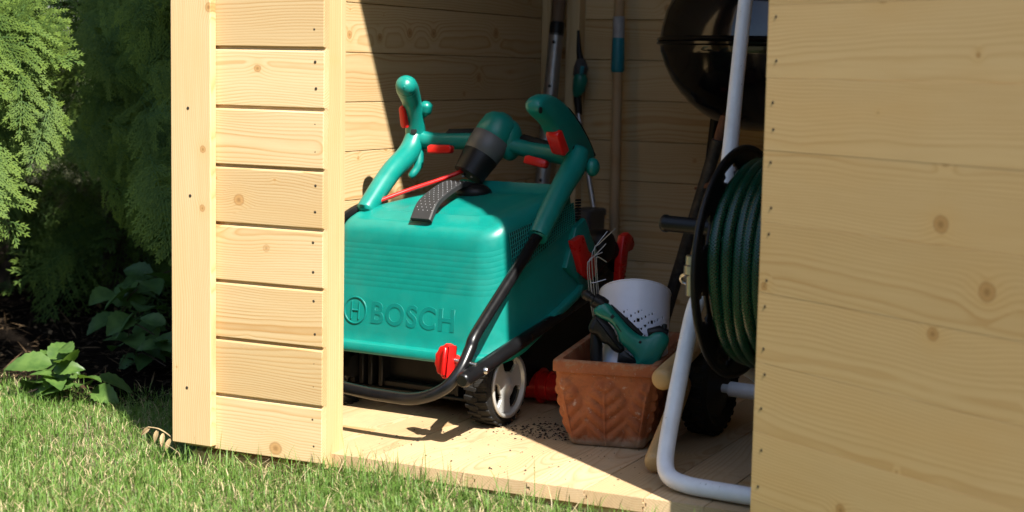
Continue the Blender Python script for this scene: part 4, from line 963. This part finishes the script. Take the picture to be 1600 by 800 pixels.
# ================================================================== RED FITTING BEHIND THE WHEEL
rp = V(.155, .735, .0); plug = thing('hose_coupling', 'red flanged plastic coupling with black end lying behind mower wheel', 'coupling', rp)
pd = V(1, -.06, .02).normalized()
mb = MB(); mb.tube([V(-.09, .005, .043), V(-.06, .004, .043), V(-.03, .002, .043), V(.055, -.003, .043)], [.036, .037, .033, .033], 24); mb.build('barrel', 'red_dark', plug)
for x_, r_0 in ((-.005, .042), (.018, .036)):
    mb = MB(); mb.lathe([(.034, -.003), (r_0, -.002), (r_0, .002), (.034, .003)], 28, axis_mat((x_, 0, .043), pd)); mb.build('flange', 'red', plug)
mb = MB(); mb.tube([V(.05, -.003, .043), V(.053, -.003, .043), V(.078, -.004, .043), V(.082, -.004, .043)], [.036, .042, .042, .036], 24); mb.build('end_cap', 'black', plug)

# ================================================================== CRUMBS OF SOIL ON THE FLOOR
mb = MB()
def crumb(x, y, s):
    n0 = len(mb.v); vs = [(1, 0, 0), (-1, 0, 0), (0, 1, 0), (0, -1, 0), (0, 0, 1), (0, 0, -.4)]; rz = random.uniform(0, 6)
    mb.v += [(x + (p[0] * math.cos(rz) - p[1] * math.sin(rz)) * s * random.uniform(.6, 1.3), y + (p[0] * math.sin(rz) + p[1] * math.cos(rz)) * s * random.uniform(.6, 1.3), .0006 + max(0, p[2]) * s * random.uniform(.4, .9)) for p in vs]
    mb.f += [tuple(n0 + i for i in f) for f in ((0, 2, 4), (2, 1, 4), (1, 3, 4), (3, 0, 4), (2, 0, 5), (1, 2, 5), (3, 1, 5), (0, 3, 5))]
for _ in range(420):
    x, y = random.gauss(.285, .05), random.gauss(.455, .06)
    if y > .39: crumb(x, y, abs(random.gauss(.0012, .0014)) + .0004)
for _ in range(260): crumb(random.uniform(.0, .62), random.uniform(.08, .62), abs(random.gauss(.0008, .0009)) + .0003)
for x, y in ((.148, .285), (.09, .235), (.03, .25), (.40, .12), (.33, .10), (.26, .36), (.30, .40), (.245, .405)): crumb(x, y, .0042)
tag(mb.build('soil_crumbs', 'crumb', None, smooth=0), 'dark crumbs of soil scattered on the pine floor boards', 'soil', kind='stuff')

# ================================================================== CONIFERS LEFT OF THE SHED
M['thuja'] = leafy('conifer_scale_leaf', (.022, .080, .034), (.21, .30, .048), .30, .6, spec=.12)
M['leaf'] = leafy('creeper_leaf_sunlit', (.07, .15, .035), (.15, .26, .06), .4, .4, attr=False, nscale=30)
M['leaf_in_shade'] = leafy('creeper_leaf_shaded', (.055, .125, .040), (.10, .20, .06), .3, .4, attr=False, nscale=30)  # darker copy of the creeper leaf, shade put into its colour
def frond(seed, L=.22, step=.0125, fine=True):
    """flat conifer spray: axis along +x in the xy plane; returns verts (n,3), quads, tint"""
    r = random.Random(seed); vs, fs, tn = [], [], []
    def dia(p, d, ln_, w, t_):
        d = d.normalized(); s_ = Vector((-d.y, d.x, 0)); z = Vector((0, 0, r.uniform(-.0012, .0012))); b = len(vs)
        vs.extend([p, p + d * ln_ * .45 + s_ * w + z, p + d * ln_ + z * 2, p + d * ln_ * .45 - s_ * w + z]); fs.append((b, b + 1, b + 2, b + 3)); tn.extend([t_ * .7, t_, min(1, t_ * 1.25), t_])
    def shoot(p, d, ln_, w, lvl):
        n = max(2, int(ln_ / (.0085 if fine else .014))); q = p.copy(); bend = r.uniform(-.05, .05)
        for k in range(n):
            f = k / n; d = (Matrix.Rotation(bend / n * 3, 3, 'Z') @ d); q2 = q + d * (ln_ / n) + Vector((0, 0, -.0012 * f))
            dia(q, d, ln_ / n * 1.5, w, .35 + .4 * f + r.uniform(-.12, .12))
            if lvl and k > 0:
                for sd in (-1, 1):
                    if r.random() < .92:
                        l2 = (.019 if fine else .026) * (1 - f * .55) * r.uniform(.75, 1.15)
                        dd = Matrix.Rotation(sd * R(r.uniform(38, 52)), 3, 'Z') @ d
                        dia(q, dd, l2, w * .9, .42 + .35 * f + r.uniform(-.12, .12))
                        if fine and l2 > .013: dia(q + dd * l2 * .45, Matrix.Rotation(-sd * R(32), 3, 'Z') @ dd, l2 * .55, w * .75, .5 + r.uniform(-.1, .2))
            q = q2
    p = Vector((0, 0, 0)); d = Vector((1, 0, 0)); n = int(L / step)
    for k in range(n):
        f = k / n; d = Matrix.Rotation(r.uniform(-.05, .05), 3, 'Z') @ d; q = p + d * step + Vector((0, 0, -.0016 * f * 2))
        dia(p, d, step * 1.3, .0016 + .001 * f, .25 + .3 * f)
        if k > 1:
            for sd in (-1, 1):
                if r.random() < .85: shoot(p, Matrix.Rotation(sd * R(r.uniform(40, 58)), 3, 'Z') @ d, L * (.15 + .36 * math.sin(math.pi * min(1, f * .8 + .2)) ** .8 * (1.05 - f * .75)) * r.uniform(.8, 1.15), .0021, True)
        p = q
    shoot(p, d, .03, .0021, True)
    V_ = np.array([tuple(v) for v in vs]); V_[:, 2] += -.9 * V_[:, 1] ** 2 * 2 + .35 * V_[:, 0] * np.abs(V_[:, 1]) - .5 * V_[:, 0] ** 2
    return V_, np.array(fs), np.array(tn)
def leaf_mesh(name, Vv, F, T, mat):
    me = bpy.data.meshes.new(name); me.vertices.add(len(Vv)); me.vertices.foreach_set('co', Vv.astype(np.float32).reshape(-1))
    me.loops.add(F.size); me.loops.foreach_set('vertex_index', F.astype(np.int32).reshape(-1)); me.polygons.add(len(F)); me.polygons.foreach_set('loop_start', (np.arange(len(F)) * F.shape[1]).astype(np.int32))
    me.update(calc_edges=True); me.validate(); a_ = me.attributes.new('tint', 'FLOAT', 'POINT'); a_.data.foreach_set('value', np.clip(T, 0, 1).astype(np.float32)); me.materials.append(M[mat]); return me
FR = [frond(s_) for s_ in (1, 2, 3, 4)]; FRL = [frond(s_, .26, .022, False) for s_ in (11, 12, 13)]
def orient(d, nrm):
    d = Vector(d).normalized(); n_ = Vector(nrm); n_ = (n_ - d * n_.dot(d)).normalized(); y = n_.cross(d); return Matrix(((d.x, y.x, n_.x), (d.y, y.y, n_.y), (d.z, y.z, n_.z)))
def crown_mesh(name, spots, lib):
    Vs, Fs, Ts, o = [], [], [], 0
    for p, m3, sc_, k, tb in spots:
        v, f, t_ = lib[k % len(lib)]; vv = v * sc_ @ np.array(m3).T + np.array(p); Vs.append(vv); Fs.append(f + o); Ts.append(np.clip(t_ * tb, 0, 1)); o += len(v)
    return leaf_mesh(name, np.concatenate(Vs), np.concatenate(Fs), np.concatenate(Ts), 'thuja')
rr2 = random.Random(5)
def spots_in(c, rad, n, zlo, shell=.45):
    out = []
    while len(out) < n:
        u = Vector((rr2.gauss(0, 1), rr2.gauss(0, 1), rr2.gauss(0, 1))).normalized() * (shell + (1 - shell) * rr2.random())
        p = Vector(c) + Vector((u.x * rad[0], u.y * rad[1], u.z * rad[2]))
        if p.z < zlo or (p.x > -.44 and p.y > -.06) : continue
        od = Vector((u.x, u.y, u.z * .3)).normalized(); d = od + Vector((rr2.uniform(-.7, .7), rr2.uniform(-.7, .7), rr2.uniform(-.8, .35)))
        q = p + d.normalized() * .22
        if q.x > -.40 and q.y > -.05: continue
        if q.x > -1.05 and min(p.y + .727 * (p.x + .36), q.y + .727 * (q.x + .36)) < .04: continue
        nn = Vector((rr2.uniform(-.6, .6), rr2.uniform(-.6, .6), 1)) + od * rr2.uniform(0, 1.2)
        out.append((p, orient(d, nn), rr2.uniform(.8, 1.25), rr2.randrange(9), rr2.uniform(.55, 1.15)))
    return out
def conifer(loc, label, rad, zc, n, zlo, lib, hgt):
    tr_ = thing('conifer_tree', label, 'tree', (loc[0], loc[1], LZ), group='conifers left of the shed'); o0 = V(loc[0], loc[1], LZ)
    mb = MB(); mb.tube([o0 + V(0, 0, -.05), o0 + V(.02, .01, .5), o0 + V(.0, .03, hgt)], [.075, .055, .012], 12); mb.build('trunk', 'bark', tr_, o0)
    mb = MB()
    for k in range(34):
        z = .35 + (hgt - .5) * k / 34; a = k * 2.4; l = rad[0] * .85 * (1 - .6 * k / 34); tip = o0 + V(l * math.cos(a), l * math.sin(a), z + .10)
        if (tip.x > -.46 and tip.y > -.1) or z < .8: continue
        mb.tube(catmull([o0 + V(.01, .01, z), o0 + V(l * .5 * math.cos(a), l * .5 * math.sin(a), z + .02), tip], 4), lerps([.012, .008, .003], 4), 6)
    mb.build('limbs', 'bark', tr_, o0)
    sp_ = [(p - o0, *rest) for p, *rest in spots_in((loc[0], loc[1], zc), rad, n, zlo)]
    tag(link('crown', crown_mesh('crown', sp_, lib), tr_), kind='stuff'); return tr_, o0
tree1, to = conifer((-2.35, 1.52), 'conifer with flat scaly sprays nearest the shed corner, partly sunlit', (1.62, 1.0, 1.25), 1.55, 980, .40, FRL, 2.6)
conifer((-3.0, 2.3), 'dark conifer standing behind and left of the nearest one', (.95, .95, 1.5), 1.2, 520, -.03, FRL, 2.6)
conifer((-1.62, 2.05), 'dark conifer in deep shade beside the back of shed', (.98, .70, 1.5), 1.1, 800, -.03, FRL, 2.6)
conifer((-2.6, 3.7), 'dark conifer farthest back in the hedge', (1.2, 1.1, 1.7), 1.3, 480, -.03, FRL, 2.8)
conifer((-1.85, 1.62), 'low dark conifer filling the shade between hedge and shed', (1.05, .50, 1.05), .75, 760, -.03, FRL, 1.7)
# the sprays that hang towards us, each a piece of its own
fmes = [leaf_mesh('foliage_spray', *f, 'thuja') for f in FR]; CR = V(*r_); CU = V(*u_); CF = V(*f_)
cnt = 0
for k in range(4000):
    if cnt >= 175: break
    y = rr2.uniform(.30, .95); x = -.66 - (y - .30) * .85 - abs(rr2.gauss(0, .26)); z = rr2.uniform(.44, 1.05)
    if z < .62 + .2 * rr2.random() and rr2.random() < .4: continue
    if cnt < 34: y = rr2.uniform(.28, .40); x = rr2.uniform(-1.25, -1.04); z = rr2.uniform(.56, 1.0)
    ang = rr2.gauss(8, 36); d = CR * math.cos(R(ang)) + CU * math.sin(R(ang)) - CF * rr2.uniform(-.1, .5)
    if cnt < 34: d = CR * math.cos(R(ang - 40)) * .7 + CU * math.sin(R(ang - 35)) - CF * rr2.uniform(0, .6)
    tip = Vector((x, y, z)) + d.normalized() * .22
    if tip.x > -.43: continue
    if cnt >= 34 and min(y + .727 * (x + .36), tip.y + .727 * (tip.x + .36)) < .05: continue
    if cnt < 34 and tip.x > -.985: continue
    nn = -CF + CR * rr2.uniform(-.5, .5) + CU * rr2.uniform(-.1, .9)
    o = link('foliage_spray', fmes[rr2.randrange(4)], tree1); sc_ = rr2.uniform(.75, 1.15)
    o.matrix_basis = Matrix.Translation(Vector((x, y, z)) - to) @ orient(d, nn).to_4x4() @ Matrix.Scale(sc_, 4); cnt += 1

# ================================================================== CREEPERS ON THE GROUND
t = NT('leaf_litter'); a = t.new('ShaderNodeAttribute', attribute_name='tint'); t.put(t.b.inputs['Base Color'], t.ramp(a.outputs['Fac'], [(0, (.018, .012, .007)), (.6, (.055, .035, .018)), (1., (.15, .10, .055))])); t.b.inputs['Roughness'].default_value = .85; t.b.inputs['Specular IOR Level'].default_value = .1; M['litter'] = t.m
vs, fs, tn = [], [], []
for k in range(2600):
    x, y = random.uniform(-2.4, -.42), .33 + abs(random.gauss(0, .75)); z = gz(x, y) + .012 + min(.03, max(0, y - .36) * .06) + random.uniform(0, .014); L_ = random.uniform(.008, .03) if k % 3 else random.uniform(.04, .11); w_l = L_ * .28 if k % 3 else .0022
    d = V(random.uniform(-1, 1), random.uniform(-1, 1), random.uniform(-.25, .35)).normalized(); s_ = d.cross(V(random.uniform(-.4, .4), random.uniform(-.4, .4), 1)).normalized() * w_l; p = V(x, y, z); b_ = len(vs)
    vs += [p, p + d * L_ * .5 + s_ + V(0, 0, .2 * w_l), p + d * L_, p + d * L_ * .5 - s_ + V(0, 0, .2 * w_l)]; fs.append((b_, b_ + 1, b_ + 2, b_ + 3)); tn += [random.random() ** 1.5] * 4
tag(link('leaf_litter', leaf_mesh('leaf_litter', np.array([tuple(v) for v in vs]), np.array(fs), np.array(tn), 'litter')), 'brown dead leaves and twigs on the ground under the conifers', 'leaf litter', kind='stuff')
def leaf_shape(name, mat, L=.085, W=.052):
    mb = MB(); n = 13; vs = []
    for k in range(n):
        f = k / (n - 1); w = W * .5 * (math.sin(math.pi * f ** .75) ** .85) * (1 + (.10 if k % 2 else -.04)); z = -.35 * L * (f - .35) ** 2
        vs += [(f * L, w, z + .22 * w), (f * L, w * .5, z + .07 * w), (f * L, 0, z - .0015), (f * L, -w * .5, z + .07 * w), (f * L, -w, z + .22 * w)]
    fs = [(k * 5 + j, k * 5 + j + 1, (k + 1) * 5 + j + 1, (k + 1) * 5 + j) for k in range(n - 1) for j in range(4)]
    mb.add(vs, fs); me = mb.mesh(name, smooth=60); me.materials.append(M[mat]); return me
lm_a = leaf_shape('leaf_sunny', 'leaf'); lm_b = leaf_shape('leaf_shady', 'leaf_in_shade')
def creeper(label, org, runs, me, nleaf, seed, size=1.):
    q = random.Random(seed); org = V(*org); pl = thing('creeper_plant', label, 'plant', org, group='creepers on the ground'); mb = MB()
    for run in runs: mb.tube(catmull([V(*p) for p in run], 5), .0018, 6)
    mb.build('stems', 'bark', pl, org); pal = []
    for run in runs:
        for p in catmull([V(*p) for p in run], 5)[1:]: pal.append(p)
    for k in range(nleaf):
        p = pal[q.randrange(len(pal))]; a = q.uniform(0, 2 * math.pi); d = V(math.cos(a), math.sin(a), q.uniform(-.5, .35))
        o = link('leaf', me, pl); s_ = size * q.uniform(.6, 1.15); m_ = orient(d, V(q.uniform(-.5, .7), q.uniform(-1.1, .2), 1)).to_4x4()
        st = V(q.uniform(-.03, .03), q.uniform(-.03, .03), q.uniform(.01, .05)); o.matrix_basis = Matrix.Translation(p + st - org) @ m_ @ Matrix.Scale(s_, 4)
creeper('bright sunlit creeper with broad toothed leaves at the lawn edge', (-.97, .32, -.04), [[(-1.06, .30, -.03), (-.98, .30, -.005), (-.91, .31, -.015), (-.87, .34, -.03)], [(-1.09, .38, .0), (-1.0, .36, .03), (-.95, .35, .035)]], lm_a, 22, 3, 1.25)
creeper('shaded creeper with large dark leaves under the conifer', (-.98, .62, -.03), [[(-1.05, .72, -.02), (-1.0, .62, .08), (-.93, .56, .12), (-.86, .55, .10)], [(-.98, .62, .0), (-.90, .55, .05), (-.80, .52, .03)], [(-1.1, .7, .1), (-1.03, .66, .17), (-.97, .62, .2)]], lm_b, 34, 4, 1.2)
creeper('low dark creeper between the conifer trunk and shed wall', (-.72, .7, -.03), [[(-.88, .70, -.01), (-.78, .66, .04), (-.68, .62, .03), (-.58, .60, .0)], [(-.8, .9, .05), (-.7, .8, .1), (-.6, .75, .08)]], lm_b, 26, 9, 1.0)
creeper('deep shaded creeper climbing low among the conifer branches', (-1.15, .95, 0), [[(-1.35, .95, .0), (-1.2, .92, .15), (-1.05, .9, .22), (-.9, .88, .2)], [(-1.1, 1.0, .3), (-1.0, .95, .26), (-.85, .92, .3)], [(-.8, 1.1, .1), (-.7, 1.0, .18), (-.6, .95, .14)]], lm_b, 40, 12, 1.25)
# withered sprig at the foot of the corner post
ds = thing('dried_sprig', 'withered brown sprig bending over the grass at the post foot', 'plant', (-.366, .01, LZ)); do = V(-.366, .01, LZ)
mb = MB(); mb.tube(catmull([V(-.368, .01, LZ), V(-.37, -.005, -.005), V(-.392, -.02, .018), V(-.425, -.02, .020)], 5), .0014, 6); mb.build('stem', 'dry', ds, do)
me = leaf_shape('dry_leaf', 'leaf', .03, .010); me.materials.clear(); me.materials.append(M['dry'])
for p, d in (((-.40, -.02, .017), (-.2, -.2, -1)), ((-.42, -.02, .02), (-.8, -.2, -.7)), ((-.385, -.02, .012), (.1, -.4, -1)), ((-.372, -.012, .0), (-.3, -.3, -.9))):
    o = link('leaf', me, ds); o.matrix_basis = Matrix.Translation(V(*p) - do) @ orient(d, (.4, -1, .3)).to_4x4()

# ================================================================== UNSEEN HEDGES ADDED TO CUT LOW SKY LIGHT (behind and beside the viewer)
M['hedge'] = leafy('sky_blocker_leaf', (.03, .07, .02), (.07, .13, .035), .2, .6, attr=False, nscale=6)
for nm_, (x0, x1, y0, y1), lab in (('far', (-9, 11, -9.6, -8.4), 'unseen green hedge added behind the viewer to block low sky'), ('right', (8.4, 9.6, -8.3, 6), 'unseen green hedge added on the right to block low sky'), ('left', (-9.6, -8.4, -8.3, 6), 'unseen green hedge added on the left to block low sky')):
    hx, hy, hz = (x1 - x0) / 2, (y1 - y0) / 2, 1.6; o0 = V((x0 + x1) / 2, (y0 + y1) / 2, LZ); mb = MB()
    bm = bmesh.new(); bmesh.ops.create_cube(bm, size=2); bmesh.ops.subdivide_edges(bm, edges=list(bm.edges), cuts=24, use_grid_fill=True)
    for v in bm.verts: v.co = Vector((v.co.x * hx, v.co.y * hy, (v.co.z + 1) * hz)) + Vector((random.uniform(-.12, .12), random.uniform(-.12, .12), random.uniform(-.1, .1)))
    bm.verts.index_update(); mb.add([v.co for v in bm.verts], [[v.index for v in f.verts] for f in bm.faces]); bm.free()
    hg = thing('sky_blocking_hedge', lab, 'hedge', o0); mb.build('foliage', 'hedge', hg, smooth=0)
